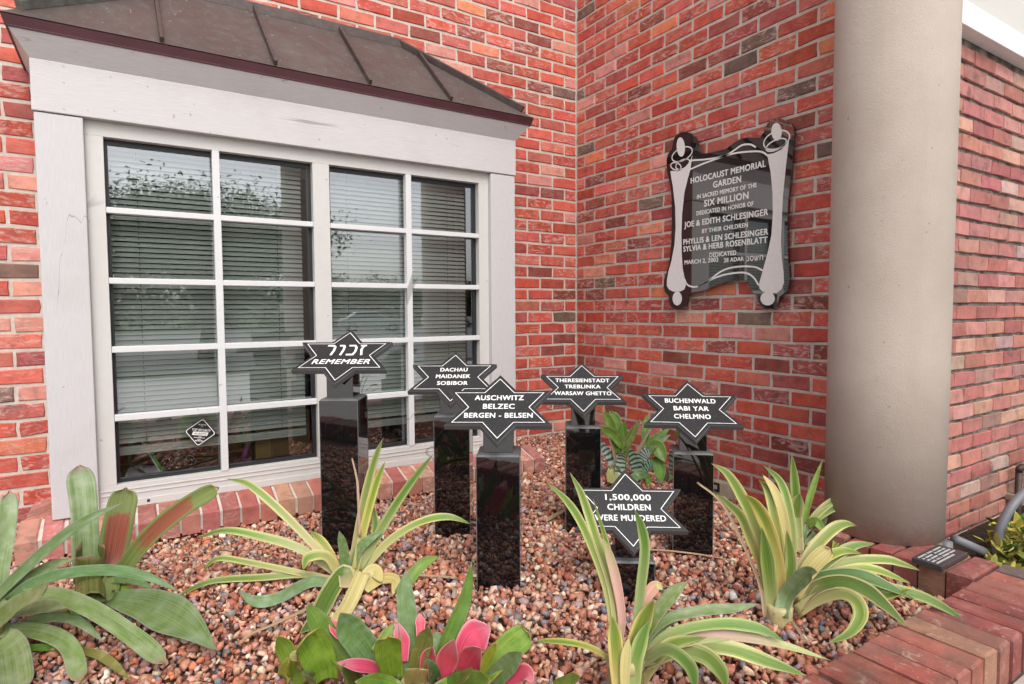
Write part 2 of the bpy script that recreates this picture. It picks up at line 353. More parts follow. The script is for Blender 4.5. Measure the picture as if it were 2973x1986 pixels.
def f_band(b, u, v, e, s, m):
    band = b.n('ShaderNodeTexWave'); band.wave_type = 'BANDS'; band.bands_direction = 'Y'; band.inputs['Scale'].default_value = 2.1
    band.inputs['Distortion'].default_value = 2.5; band.inputs['Detail'].default_value = 3
    uvn = b.n('ShaderNodeUVMap'); uvn.uv_map = 'UVMap'; b.l(uvn.outputs[0], band.inputs['Vector'])
    return b.mix(b.rng(band.outputs['Fac'], .3, .5), (.05, .10, .04, 1), (.46, .49, .42, 1))
LM = [leaf_mat('leaf_variegated', f_var), leaf_mat('leaf_green_striped', f_vgreen), leaf_mat('leaf_dusty_silver', f_silver), leaf_mat('leaf_green', f_green, .3),
      leaf_mat('bract_pink', f_pink, .35), leaf_mat('leaf_pink_fading', f_fade), leaf_mat('leaf_olive', f_olive), leaf_mat('leaf_scorched', f_brown),
      leaf_mat('leaf_yellowing', f_yel), leaf_mat('leaf_dead', f_dead, .8), leaf_mat('leaf_zebra_banded', f_band)]
LI = dict(var=0, vg=1, silver=2, green=3, pink=4, fade=5, olive=6, brown=7, yellow=8, dead=9, band=10)
b = NB('bromeliad_stem'); b.base(b.ramp(b.noise(30, 5, .65, b.mapping((1, 1, .16))), [(.3, (.30, .27, .11, 1)), (.5, (.46, .40, .20, 1)), (.7, (.52, .42, .25, 1))])).rough(.5); M_stem = b.m

# ------------------------------------------------------------------ measured outlines (world metres)
PLANTS = {
 'F': {'base': [-1.0393,-2.2042,-0.853], 'leaves': [
  ["var",0.0264,[-0.692,-0.513,0.508],[[-1.0577,-2.1906,-0.8232],[-1.061,-2.1647,-0.7155],[-1.0716,-2.1309,-0.6404],[-1.0729,-2.1019,-0.5852],[-1.0851,-2.0658,-0.5544],[-1.0974,-2.0286,-0.5295]],{}],
  ["var",0.0317,[-0.703,-0.517,0.489],[[-1.0479,-2.1964,-0.8152],[-1.0512,-2.1782,-0.6961],[-1.0709,-2.1487,-0.6013],[-1.0874,-2.1215,-0.5305],[-1.1141,-2.0868,-0.4589],[-1.144,-2.0521,-0.4305]],{}],
  ["var",0.0352,[-0.707,-0.484,0.515],[[-1.0336,-2.2044,-0.799],[-1.0455,-2.2013,-0.6892],[-1.0771,-2.1895,-0.5876],[-1.1141,-2.1782,-0.5228],[-1.1508,-2.1702,-0.4911]],{}],
  ["var",0.0281,[-0.719,-0.483,0.499],[[-1.0299,-2.2063,-0.7909],[-1.0089,-2.1856,-0.6781],[-0.9962,-2.1521,-0.5725],[-0.9792,-2.1205,-0.5151],[-0.9694,-2.0841,-0.4983]],{}],
  ["yellow",0.0264,[-0.726,-0.475,0.498],[[-1.0176,-2.2136,-0.7828],[-0.9964,-2.1975,-0.6684],[-0.9828,-2.1708,-0.5697],[-0.9774,-2.1382,-0.5109],[-0.9773,-2.1015,-0.4764]],{}],
  ["var",0.0246,[-0.734,-0.472,0.489],[[-1.0227,-2.2103,-0.7828],[-0.975,-2.199,-0.6557],[-0.9482,-2.1661,-0.556],[-0.9303,-2.1252,-0.4956],[-0.9306,-2.071,-0.4626]],{}],
  ["var",0.0334,[-0.688,-0.386,0.614],[[-1.0127,-2.2172,-0.791],[-0.9761,-2.2275,-0.7211],[-0.934,-2.2393,-0.6597],[-0.8805,-2.2579,-0.6125],[-0.8374,-2.2712,-0.6001],[-0.7994,-2.2821,-0.6107]],{}],
  ["yellow",0.044,[-0.724,-0.426,0.543],[[-1.0057,-2.2214,-0.787],[-0.9839,-2.2412,-0.7307],[-0.965,-2.2626,-0.682],[-0.9411,-2.2891,-0.6435]],{"blunt":1}],
  ["var",0.0299,[-0.675,-0.375,0.636],[[-0.9991,-2.2261,-0.7951],[-0.9485,-2.2495,-0.728],[-0.8939,-2.2754,-0.6814],[-0.8425,-2.2998,-0.6532],[-0.7878,-2.3275,-0.6504]],{}],
  ["var",0.0264,[-0.7,-0.333,0.631],[[-0.9959,-2.2286,-0.8033],[-0.9384,-2.2603,-0.7264],[-0.8684,-2.3025,-0.6903],[-0.7858,-2.3547,-0.6867],[-0.745,-2.3814,-0.6992],[-0.7043,-2.4084,-0.7178]],{}],
  ["var",0.0246,[-0.608,-0.298,0.736],[[-0.996,-2.2288,-0.8074],[-0.9491,-2.2627,-0.7353],[-0.872,-2.3207,-0.7015],[-0.8387,-2.3542,-0.7013],[-0.8104,-2.3862,-0.7146],[-0.7819,-2.4193,-0.7314]],{}],
  ["var",0.0352,[-0.68,-0.346,0.647],[[-0.9962,-2.2289,-0.8114],[-0.9733,-2.2562,-0.7401],[-0.9297,-2.3044,-0.712],[-0.8937,-2.3517,-0.7072],[-0.8615,-2.3998,-0.7248],[-0.8291,-2.4497,-0.7488]],{"green":1}],
  ["var",0.0387,[-0.673,-0.34,0.657],[[-0.9999,-2.2271,-0.8195],[-0.9774,-2.2714,-0.7496],[-0.9564,-2.3273,-0.717],[-0.9465,-2.3831,-0.7175],[-0.9495,-2.4355,-0.7377],[-0.9519,-2.4917,-0.7705]],{"green":1}],
  ["var",0.0352,[-0.624,-0.324,0.711],[[-1.0087,-2.2329,-0.8271],[-0.9841,-2.2761,-0.7807],[-0.9741,-2.3339,-0.7417],[-0.989,-2.3836,-0.7352],[-1.0335,-2.42,-0.7473],[-1.114,-2.4368,-0.7602],[-1.2157,-2.4418,-0.7533]],{}],
  ["var",0.0299,[-0.695,-0.3,0.653],[[-0.9949,-2.2305,-0.8236],[-0.947,-2.2828,-0.7611],[-0.8737,-2.3613,-0.7368],[-0.8083,-2.4404,-0.7443],[-0.7817,-2.4982,-0.763],[-0.7741,-2.5461,-0.7847]],{}],
  ["var",0.0264,[-0.586,-0.305,0.751],[[-0.9966,-2.2294,-0.8236],[-0.9446,-2.2816,-0.7704],[-0.9011,-2.3374,-0.7553],[-0.863,-2.3939,-0.7547],[-0.8347,-2.4445,-0.722]],{}],
  ["silver",0.0405,[-0.669,-0.417,0.615],[[-1.0692,-2.2286,-0.8243],[-1.0435,-2.2239,-0.7801],[-1.0423,-2.2564,-0.7267],[-1.0454,-2.2906,-0.6851],[-1.0591,-2.3225,-0.6699]],{}],
  ["var",0.0387,[-0.69,-0.471,0.549],[[-1.0631,-2.2024,-0.825],[-1.0613,-2.191,-0.7638],[-1.0716,-2.1875,-0.6798],[-1.0891,-2.1798,-0.5882]],{}],
  ["var",0.0352,[-0.706,-0.448,0.548],[[-1.0333,-2.2181,-0.8266],[-1.0202,-2.2171,-0.7641],[-1.0173,-2.2225,-0.6883],[-1.0316,-2.2168,-0.5966]],{}],
  ["var",0.0264,[-0.704,-0.4,0.587],[[-1.0024,-2.2237,-0.791],[-0.9587,-2.2469,-0.7181],[-0.9196,-2.2692,-0.6777],[-0.8813,-2.2926,-0.6617],[-0.8403,-2.3191,-0.6701]],{}],
  ["dead",0.0106,[-0.68,-0.501,0.536],[[-1.0899,-2.1963,-0.8366],[-1.0737,-2.1652,-0.7582],[-1.0993,-2.1275,-0.6483],[-1.1366,-2.0808,-0.5369],[-1.1794,-2.033,-0.4847]],{}],
  ["dead",0.007,[-0.673,-0.415,0.612],[[-1.0389,-2.2437,-0.8386],[-1.0741,-2.2871,-0.8409],[-1.0996,-2.3311,-0.8457]],{}],
 ]},
 'G': {'base': [-0.5442,-1.9545,-0.853], 'leaves': [
  ["var",0.0319,[-0.749,-0.473,0.463],[[-0.5978,-1.9853,-0.8289],[-0.5412,-1.9392,-0.7287],[-0.5344,-1.9241,-0.6163],[-0.5292,-1.9074,-0.5138]],{}],
  ["green",0.0221,[-0.762,-0.454,0.463],[[-0.534,-1.9589,-0.82],[-0.5043,-1.9547,-0.7044],[-0.4651,-1.9541,-0.6256],[-0.4167,-1.9567,-0.5405]],{}],
  ["var",0.027,[-0.738,-0.413,0.533],[[-0.5286,-1.9604,-0.7887],[-0.4815,-1.9798,-0.7229],[-0.4246,-2.005,-0.6783],[-0.3585,-2.0368,-0.6627]],{}],
  ["var",0.0307,[-0.739,-0.406,0.538],[[-0.5238,-1.9628,-0.7783],[-0.4779,-1.9886,-0.7238],[-0.4195,-2.0237,-0.6928],[-0.3617,-2.0613,-0.7073]],{}],
  ["green",0.0295,[-0.745,-0.439,0.502],[[-0.5189,-1.9649,-0.7627],[-0.5126,-1.9933,-0.7395],[-0.5171,-2.0259,-0.7705]],{}],
  ["var",0.0295,[-0.719,-0.398,0.57],[[-0.5436,-1.987,-0.8298],[-0.4876,-2.0117,-0.7863],[-0.4803,-2.0496,-0.7915],[-0.5245,-2.0598,-0.8199]],{}],
  ["var",0.0295,[-0.687,-0.372,0.624],[[-0.5596,-2.0075,-0.8298],[-0.4724,-2.0087,-0.8116],[-0.4322,-2.0492,-0.8176],[-0.3944,-2.0907,-0.8383],[-0.4242,-2.1308,-0.8436]],{}],
  ["silver",0.027,[-0.743,-0.442,0.503],[[-0.5914,-1.984,-0.8307],[-0.5282,-1.96,-0.7783],[-0.5007,-1.9755,-0.7471],[-0.4682,-1.9972,-0.763]],{}],
  ["silver",0.027,[-0.751,-0.433,0.498],[[-0.5543,-1.9772,-0.8307],[-0.4882,-1.9798,-0.7909],[-0.4577,-1.9879,-0.7411],[-0.4474,-1.9841,-0.7227]],{}],
  ["var",0.0491,[-0.74,-0.463,0.488],[[-0.6192,-1.9905,-0.8223],[-0.5544,-1.9427,-0.7676],[-0.5474,-1.9423,-0.6894],[-0.5372,-1.9462,-0.6477]],{}],
 ]},
 'E': {'base': [-1.6378,-2.2298,-0.8537], 'leaves': [
  ["var",0.0188,[-0.554,-0.674,0.488],[[-1.6534,-2.213,-0.7434],[-1.6596,-2.1967,-0.6159],[-1.694,-2.1609,-0.4841],[-1.7209,-2.1334,-0.4206],[-1.7562,-2.1012,-0.376]],{}],
  ["var",0.0202,[-0.563,-0.662,0.494],[[-1.6468,-2.2168,-0.7359],[-1.6512,-2.202,-0.616],[-1.675,-2.1737,-0.4957],[-1.6944,-2.1492,-0.4054],[-1.7119,-2.1281,-0.3547]],{}],
  ["var",0.0123,[-0.572,-0.646,0.506],[[-1.6463,-2.2162,-0.7207],[-1.6437,-2.205,-0.6168],[-1.6507,-2.1863,-0.5202],[-1.6701,-2.1582,-0.4136]],{}],
  ["pink",0.0217,[-0.565,-0.621,0.544],[[-1.6433,-2.2185,-0.7283],[-1.6407,-2.2208,-0.6656],[-1.6511,-2.2152,-0.5876],[-1.6684,-2.2063,-0.5173],[-1.6839,-2.2014,-0.485]],{"fade":1}],
  ["var",0.0224,[-0.609,-0.61,0.507],[[-1.6147,-2.2372,-0.7361],[-1.6066,-2.2418,-0.6195],[-1.5996,-2.2487,-0.5182],[-1.61,-2.2483,-0.4626],[-1.627,-2.2456,-0.4237]],{}],
  ["var",0.0159,[-0.366,-0.478,0.799],[[-1.6605,-2.2097,-0.7624],[-1.715,-2.2043,-0.7206],[-1.7823,-2.2007,-0.6886],[-1.8586,-2.1965,-0.665]],{}],
  ["silver",0.0304,[-0.537,-0.493,0.684],[[-1.6112,-2.2389,-0.7285],[-1.5771,-2.2568,-0.6679],[-1.5434,-2.2752,-0.6187],[-1.5129,-2.2928,-0.5908]],{}],
  ["pink",0.026,[-0.556,-0.537,0.634],[[-1.6127,-2.2347,-0.6753],[-1.5884,-2.2468,-0.6222],[-1.5716,-2.256,-0.5996],[-1.5591,-2.2646,-0.6088]],{"fade":1}],
  ["silver",0.0246,[-0.521,-0.434,0.735],[[-1.6114,-2.2392,-0.7361],[-1.5581,-2.2694,-0.6756],[-1.4867,-2.3133,-0.6548],[-1.4287,-2.3498,-0.6499],[-1.3809,-2.3797,-0.6418]],{}],
  ["var",0.026,[-0.527,-0.415,0.742],[[-1.6055,-2.2439,-0.7513],[-1.5468,-2.2891,-0.6973],[-1.4732,-2.3489,-0.6726],[-1.4158,-2.4017,-0.6756],[-1.3811,-2.4423,-0.6967]],{}],
  ["pink",0.0246,[-0.523,-0.408,0.748],[[-1.6058,-2.2442,-0.7589],[-1.5487,-2.291,-0.7114],[-1.4712,-2.3566,-0.695],[-1.3857,-2.431,-0.7052],[-1.308,-2.5028,-0.7324]],{"fade":1}],
  ["var",0.0333,[-0.519,-0.4,0.756],[[-1.606,-2.2446,-0.7665],[-1.545,-2.3074,-0.7202],[-1.4872,-2.3783,-0.7079],[-1.4428,-2.446,-0.7186],[-1.409,-2.5095,-0.7276]],{}],
  ["var",0.0361,[-0.53,-0.441,0.724],[[-1.6063,-2.2449,-0.7741],[-1.5693,-2.3101,-0.7227],[-1.5582,-2.3742,-0.7024],[-1.5734,-2.4292,-0.702],[-1.6108,-2.4748,-0.7027]],{}],
  ["var",0.0289,[-0.483,-0.419,0.769],[[-1.6127,-2.2408,-0.7741],[-1.6092,-2.3179,-0.7026],[-1.6339,-2.404,-0.6844],[-1.6988,-2.4766,-0.6772]],{}],
  ["silver",0.0174,[-0.475,-0.413,0.777],[[-1.6114,-2.2392,-0.7361],[-1.5467,-2.2588,-0.6954],[-1.4842,-2.2725,-0.6754],[-1.4155,-2.2883,-0.669]],{}],
  ["var",0.0361,[-0.553,-0.554,0.623],[[-1.6263,-2.2336,-0.7968],[-1.6216,-2.239,-0.7331],[-1.6053,-2.2536,-0.6691],[-1.5903,-2.2692,-0.6203]],{}],
  ["var",0.0318,[-0.537,-0.593,0.6],[[-1.6837,-2.263,-0.8071],[-1.679,-2.249,-0.7557],[-1.6734,-2.2349,-0.6959],[-1.6687,-2.2217,-0.6573]],{}],
  ["var",0.0318,[-0.559,-0.568,0.604],[[-1.6603,-2.2778,-0.8073],[-1.6479,-2.2687,-0.756],[-1.6282,-2.2646,-0.711],[-1.6012,-2.265,-0.6652]],{}],
  ["yellow",0.0217,[-0.54,-0.574,0.615],[[-1.6773,-2.2728,-0.804],[-1.6726,-2.2655,-0.7645],[-1.6641,-2.2604,-0.7245],[-1.6534,-2.2573,-0.6915]],{}],
  ["var",0.0289,[-0.566,-0.519,0.641],[[-1.6144,-2.243,-0.8273],[-1.5984,-2.2683,-0.7648],[-1.5743,-2.3048,-0.7085],[-1.5297,-2.3589,-0.6816]],{}],
  ["pink",0.0217,[-0.526,-0.457,0.717],[[-1.626,-2.2333,-0.7892],[-1.5949,-2.2748,-0.7318],[-1.5523,-2.3326,-0.696],[-1.5034,-2.399,-0.6767]],{"fade":1}],
 ]},
 'D': {'base': [-2.0293,-1.9708,-0.853], 'leaves': [
  ["silver",0.0437,[-0.308,-0.754,0.58],[[-2.0438,-1.9592,-0.8141],[-2.0297,-1.9509,-0.7546],[-2.0243,-1.9327,-0.6865],[-2.0214,-1.9118,-0.633],[-2.01,-1.8955,-0.5895]],{}],
  ["green",0.0349,[-0.363,-0.721,0.59],[[-1.9903,-1.9926,-0.8054],[-1.9641,-1.9948,-0.754],[-1.9363,-1.9945,-0.7001],[-1.9075,-1.9933,-0.6459],[-1.8863,-1.9847,-0.5689]],{"dark":1}],
  ["green",0.0594,[-0.422,-0.669,0.612],[[-1.9094,-2.0444,-0.812],[-1.8725,-2.065,-0.7672],[-1.841,-2.083,-0.7345],[-1.8071,-2.1027,-0.7047]],{"blunt":1}],
  ["green",0.0559,[-0.275,-0.743,0.61],[[-2.0654,-1.9457,-0.8169],[-2.0767,-1.9608,-0.7683],[-2.0902,-1.9822,-0.7202],[-2.0998,-2.0097,-0.6718]],{"blunt":1,"light":1}],
  ["green",0.0681,[-0.188,-0.781,0.596],[[-2.1951,-1.8707,-0.8183],[-2.2041,-1.8863,-0.7673],[-2.2283,-1.9081,-0.7038],[-2.2474,-1.9389,-0.6587]],{"blunt":1,"light":1}],
  ["green",0.0402,[-0.155,-0.79,0.593],[[-2.2315,-1.8405,-0.8218],[-2.2532,-1.8395,-0.7719],[-2.273,-1.8445,-0.7235],[-2.2911,-1.8535,-0.6852]],{}],
  ["green",0.0472,[-0.199,-0.795,0.573],[[-2.1464,-1.8918,-0.7774],[-2.1754,-1.8706,-0.7323],[-2.2016,-1.8508,-0.6812],[-2.2218,-1.8354,-0.6406]],{"dark":1}],
  ["silver",0.0629,[-0.235,-0.777,0.584],[[-2.0959,-1.9241,-0.7808],[-2.1222,-1.9138,-0.7312],[-2.1492,-1.9063,-0.6868],[-2.1687,-1.905,-0.6455]],{}],
  ["olive",0.0402,[-0.323,-0.73,0.603],[[-2.0229,-1.9713,-0.7962],[-2.0179,-1.9873,-0.7467],[-2.0149,-2.0072,-0.7047],[-2.0144,-2.028,-0.6668]],{}],
  ["pink",0.0489,[-0.354,-0.729,0.586],[[-1.9729,-2.0044,-0.8175],[-1.9749,-2.0302,-0.7545],[-1.9745,-2.0665,-0.6877]],{}],
  ["pink",0.0576,[-0.381,-0.714,0.587],[[-1.9398,-2.0251,-0.8118],[-1.9387,-2.0682,-0.7472],[-1.941,-2.1235,-0.6912]],{}],
  ["pink",0.0699,[-0.404,-0.724,0.559],[[-1.9436,-2.0202,-0.7728],[-1.9192,-2.0327,-0.725],[-1.8984,-2.0449,-0.7071],[-1.8789,-2.0564,-0.6947]],{}],
  ["pink",0.0367,[-0.304,-0.768,0.563],[[-2.0449,-1.9559,-0.7721],[-2.0441,-1.9436,-0.7319],[-2.0462,-1.9264,-0.6924]],{}],
  ["pink",0.0227,[-0.333,-0.769,0.545],[[-2.0128,-1.9731,-0.7214],[-2.0036,-1.9566,-0.6944],[-1.9973,-1.933,-0.6814]],{}],
  ["pink",0.0314,[-0.176,-0.568,0.804],[[-2.0763,-1.9378,-0.8019],[-2.1146,-1.9429,-0.7649],[-2.1546,-1.9572,-0.74],[-2.1988,-1.9732,-0.7131]],{}],
  ["pink",0.0384,[-0.408,-0.616,0.674],[[-1.8795,-2.0643,-0.8271],[-1.8622,-2.1048,-0.7916],[-1.8505,-2.1513,-0.7578],[-1.8578,-2.1923,-0.757]],{}],
  ["pink",0.0349,[-0.332,-0.743,0.582],[[-2.0078,-1.9811,-0.7993],[-2.0042,-1.9962,-0.7559],[-2.0003,-2.0166,-0.7213]],{}],
  ["pink",0.0262,[-0.219,-0.783,0.582],[[-2.1547,-1.883,-0.7204],[-2.1667,-1.8638,-0.7009],[-2.1744,-1.8444,-0.6825]],{}],
  ["yellow",0.0489,[-0.3,-0.712,0.635],[[-2.0248,-1.9748,-0.8247],[-2.0481,-2.0307,-0.7627],[-2.0777,-2.1082,-0.6956]],{"blunt":1}],
  ["green",0.0437,[-0.295,-0.591,0.75],[[-1.9829,-2.0043,-0.8264],[-1.9809,-2.074,-0.7732],[-1.9903,-2.1645,-0.7081]],{"dark":1,"blunt":1}],
  ["silver",0.0437,[-0.405,-0.66,0.633],[[-1.8845,-2.061,-0.8241],[-1.8664,-2.095,-0.7725],[-1.8478,-2.1371,-0.7213]],{}],
  ["green",0.0227,[-0.387,-0.678,0.625],[[-1.912,-2.0429,-0.8149],[-1.9007,-2.0722,-0.7545],[-1.8935,-2.1068,-0.7008]],{"light":1}],
  ["green",0.0297,[-0.332,-0.752,0.569],[[-2.0138,-1.8504,-0.666],[-1.9754,-1.8338,-0.6423],[-1.933,-1.8198,-0.6201],[-1.8865,-1.8096,-0.617]],{"dark":1}],
  ["green",0.0524,[-0.216,-0.713,0.667],[[-2.1287,-1.9097,-0.8235],[-2.1626,-1.9532,-0.7675],[-2.2012,-2.0188,-0.7087]],{"dark":1}],
  ["green",0.0262,[-0.273,-0.753,0.598],[[-2.0973,-1.9211,-0.7478],[-2.0753,-1.9133,-0.7304],[-2.0468,-1.903,-0.7042]],{}],
  ["silver",0.0314,[-0.308,-0.677,0.668],[[-1.9831,-1.998,-0.8175],[-2.0187,-2.0485,-0.7487],[-2.0638,-2.1163,-0.6824]],{}],
  ["green",0.0384,[-0.147,-0.745,0.651],[[-2.2742,-1.8127,-0.8096],[-2.2746,-1.861,-0.7599],[-2.2807,-1.9209,-0.7098]],{"light":1}],
  ["yellow",0.0297,[-0.162,-0.749,0.643],[[-2.23,-1.8387,-0.7769],[-2.2497,-1.8651,-0.7389],[-2.2729,-1.9027,-0.7186]],{}],
  ["silver",0.0524,[-0.232,-0.734,0.638],[[-2.1155,-1.9104,-0.7627],[-2.1269,-1.891,-0.7314],[-2.1484,-1.8628,-0.7131]],{}],
  ["silver",0.0384,[-0.172,-0.73,0.662],[[-2.2139,-1.8519,-0.825],[-2.2373,-1.9159,-0.7646],[-2.2672,-2.0002,-0.7017]],{}],
  ["green",0.0297,[-0.424,-0.554,0.716],[[-1.768,-2.1351,-0.8279],[-1.7681,-2.1843,-0.7893],[-1.7754,-2.2439,-0.745]],{}],
  ["green",0.0524,[-0.242,-0.696,0.676],[[-2.0643,-2.0012,-0.8235],[-2.0833,-1.972,-0.8118],[-2.1214,-1.9951,-0.777],[-2.1731,-2.0148,-0.7399]],{"dark":1}],
  ["green",0.0524,[-0.346,-0.645,0.681],[[-2.0155,-2.0327,-0.8235],[-1.9719,-2.0426,-0.8096],[-1.9536,-2.1013,-0.7724],[-1.9424,-2.1612,-0.7387]],{"dark":1}],
  ["silver",0.0437,[-0.337,-0.723,0.604],[[-1.9873,-1.9937,-0.7935],[-1.9756,-1.9836,-0.7652],[-1.9672,-1.9667,-0.7383],[-1.9533,-1.9521,-0.7302]],{}],
 ]},
 'C': {'base': [-1.9725,-1.3309,-0.853], 'leaves': [
  ["var",0.0261,[-0.296,-0.878,0.376],[[-1.9688,-1.3315,-0.8258],[-1.9421,-1.333,-0.6863],[-1.9124,-1.3352,-0.5575],[-1.8832,-1.338,-0.4609],[-1.8595,-1.3391,-0.4034]],{}],
  ["var",0.0261,[-0.308,-0.875,0.372],[[-1.9596,-1.3374,-0.8258],[-1.923,-1.3442,-0.6645],[-1.8891,-1.3502,-0.5464],[-1.8579,-1.3562,-0.4718]],{}],
  ["var",0.0281,[-0.342,-0.835,0.431],[[-1.9482,-1.3439,-0.815],[-1.8745,-1.3664,-0.6785],[-1.799,-1.3865,-0.5634],[-1.7142,-1.4108,-0.4555]],{}],
  ["var",0.0261,[-0.326,-0.75,0.576],[[-1.9438,-1.3471,-0.8205],[-1.8607,-1.389,-0.7189],[-1.7737,-1.4348,-0.6611],[-1.6968,-1.4763,-0.647],[-1.6299,-1.5135,-0.6737]],{}],
  ["var",0.0261,[-0.155,-0.823,0.546],[[-1.9944,-1.3149,-0.8202],[-2.0716,-1.2484,-0.7197],[-2.1582,-1.1723,-0.6135],[-2.2282,-1.1074,-0.5453],[-2.2821,-1.0551,-0.5323]],{}],
  ["var",0.0281,[-0.12,-0.772,0.624],[[-1.9992,-1.3122,-0.8256],[-2.1015,-1.2375,-0.7414],[-2.2193,-1.1544,-0.6998],[-2.3014,-1.095,-0.687],[-2.3741,-1.0435,-0.7129]],{}],
  ["var",0.0201,[-0.11,-0.756,0.645],[[-2.0202,-1.3091,-0.8327],[-2.0957,-1.2505,-0.8195],[-2.2419,-1.1554,-0.7826],[-2.3245,-1.1023,-0.7711],[-2.3664,-1.0784,-0.8145]],{}],
  ["var",0.0221,[-0.122,-0.742,0.659],[[-2.031,-1.3472,-0.8319],[-2.0788,-1.2681,-0.8204],[-2.2089,-1.1945,-0.825],[-2.3477,-1.1208,-0.8319],[-2.4566,-1.1887,-0.8323]],{}],
  ["silver",0.0361,[-0.129,-0.681,0.721],[[-2.0256,-1.3657,-0.8261],[-2.0893,-1.3101,-0.8261],[-2.1913,-1.364,-0.8261],[-2.2545,-1.3479,-0.8261],[-2.2845,-1.2496,-0.8236]],{}],
  ["var",0.0522,[-0.22,-0.811,0.542],[[-2.0024,-1.4117,-0.8194],[-1.9959,-1.3575,-0.7984],[-2.0557,-1.4171,-0.8194],[-2.1303,-1.5494,-0.8194],[-2.1907,-1.6145,-0.8194]],{"green":1}],
  ["yellow",0.0422,[-0.241,-0.795,0.557],[[-1.9777,-1.4172,-0.8236],[-1.9475,-1.3927,-0.7971],[-2.0289,-1.513,-0.8236],[-2.1129,-1.636,-0.8236],[-2.1622,-1.736,-0.8236]],{}],
  ["yellow",0.0402,[-0.257,-0.742,0.619],[[-1.9563,-1.4012,-0.8244],[-1.9137,-1.3907,-0.8005],[-1.9028,-1.436,-0.8244]],{}],
  ["yellow",0.0341,[-0.266,-0.688,0.676],[[-1.9609,-1.4468,-0.8269],[-1.8935,-1.411,-0.8254],[-1.8717,-1.4654,-0.8155],[-1.9075,-1.5341,-0.8269]],{}],
  ["var",0.0321,[-0.184,-0.779,0.6],[[-1.9969,-1.3228,-0.8277],[-2.0351,-1.3105,-0.7568],[-2.092,-1.3068,-0.7484],[-2.1138,-1.3311,-0.7744]],{}],
  ["silver",0.0301,[-0.252,-0.855,0.453],[[-1.9845,-1.3287,-0.8286],[-1.9872,-1.3252,-0.7459],[-2.0003,-1.3261,-0.6788]],{}],
  ["silver",0.0301,[-0.269,-0.825,0.497],[[-1.9686,-1.3313,-0.8203],[-1.9363,-1.3464,-0.7333],[-1.8776,-1.3807,-0.6869]],{}],
  ["var",0.0261,[-0.223,-0.841,0.492],[[-1.9963,-1.3137,-0.8201],[-2.0273,-1.2633,-0.7412],[-2.0607,-1.2061,-0.7015]],{}],
  ["var",0.0241,[-0.292,-0.832,0.472],[[-1.9528,-1.341,-0.815],[-1.9086,-1.3464,-0.7562],[-1.8848,-1.3318,-0.6757],[-1.8887,-1.2975,-0.6051]],{}],
  ["dead",0.009,[-0.284,-0.888,0.361],[[-1.94,-1.3424,-0.7061],[-1.9362,-1.3211,-0.5794],[-1.9327,-1.2996,-0.5293],[-1.9377,-1.2697,-0.4674]],{}],
  ["dead",0.008,[-0.104,-0.707,0.699],[[-2.1073,-1.4403,-0.8377],[-2.2257,-1.4896,-0.8377],[-2.2901,-1.5104,-0.8377],[-2.3245,-1.5468,-0.8377]],{}],
 ]},
 'B': {'base': [-2.6403,-1.0418,-0.854], 'leaves': [
  ["silver",0.0721,[0.056,-0.937,0.346],[[-2.6686,-1.02,-0.7923],[-2.6679,-0.9811,-0.669],[-2.6719,-0.9309,-0.5653],[-2.6841,-0.8716,-0.471]],{"blunt":1}],
  ["olive",0.0794,[0.019,-0.926,0.377],[[-2.6231,-1.1389,-0.8082],[-2.605,-1.0417,-0.747],[-2.581,-1.0284,-0.6189],[-2.5595,-1.0134,-0.5256]],{"brown":1,"blunt":1}],
  ["silver",0.0536,[-0.052,-0.903,0.426],[[-2.5993,-1.064,-0.7928],[-2.5127,-1.1048,-0.6672],[-2.418,-1.1512,-0.5775],[-2.3243,-1.1978,-0.5184]],{"brown":1,"blunt":1}],
  ["olive",0.0739,[0.051,-0.897,0.439],[[-2.6535,-1.148,-0.8112],[-2.657,-1.0475,-0.7846],[-2.6525,-1.0709,-0.6843]],{"blunt":1,"cut":1}],
  ["silver",0.1016,[-0.039,-0.731,0.681],[[-2.606,-1.1614,-0.7986],[-2.5163,-1.2688,-0.7981],[-2.443,-1.4268,-0.7981],[-2.3827,-1.6277,-0.7981]],{"wide":1}],
  ["green",0.0185,[0.007,-0.76,0.65],[[-2.6166,-1.053,-0.7926],[-2.5565,-1.123,-0.8066],[-2.5101,-1.1934,-0.8181]],{}],
  ["silver",0.0222,[0.005,-0.675,0.738],[[-2.6207,-1.0501,-0.7875],[-2.5513,-1.1194,-0.7783],[-2.5012,-1.1853,-0.789]],{}],
  ["yellow",0.0148,[0.027,-0.832,0.554],[[-2.6249,-1.1086,-0.8355],[-2.6039,-1.0938,-0.8215],[-2.5961,-1.1367,-0.7858]],{}],
  ["green",0.0647,[0.086,-0.829,0.553],[[-2.6704,-1.1618,-0.8156],[-2.6909,-1.0787,-0.8148],[-2.7512,-1.1112,-0.8148],[-2.7681,-1.1691,-0.8139]],{}],
 ]},
 'A': {'base': [-2.8764,-1.1169,-0.853], 'leaves': [
  ["silver",0.0299,[0.086,-0.829,0.553],[[-2.9056,-1.095,-0.7978],[-2.8251,-1.1404,-0.7066],[-2.7448,-1.1861,-0.6228],[-2.6571,-1.2371,-0.5472],[-2.5648,-1.2927,-0.4974]],{}],
  ["silver",0.0285,[0.083,-0.819,0.567],[[-2.8582,-1.1234,-0.7706],[-2.8042,-1.1385,-0.7173],[-2.7424,-1.1547,-0.6788],[-2.6801,-1.1705,-0.6637]],{}],
  ["silver",0.0299,[0.027,-0.814,0.581],[[-2.8347,-1.1377,-0.7616],[-2.7788,-1.1701,-0.7115],[-2.7003,-1.2182,-0.6836],[-2.5993,-1.2818,-0.676],[-2.5147,-1.3367,-0.6949],[-2.4424,-1.3852,-0.7366]],{}],
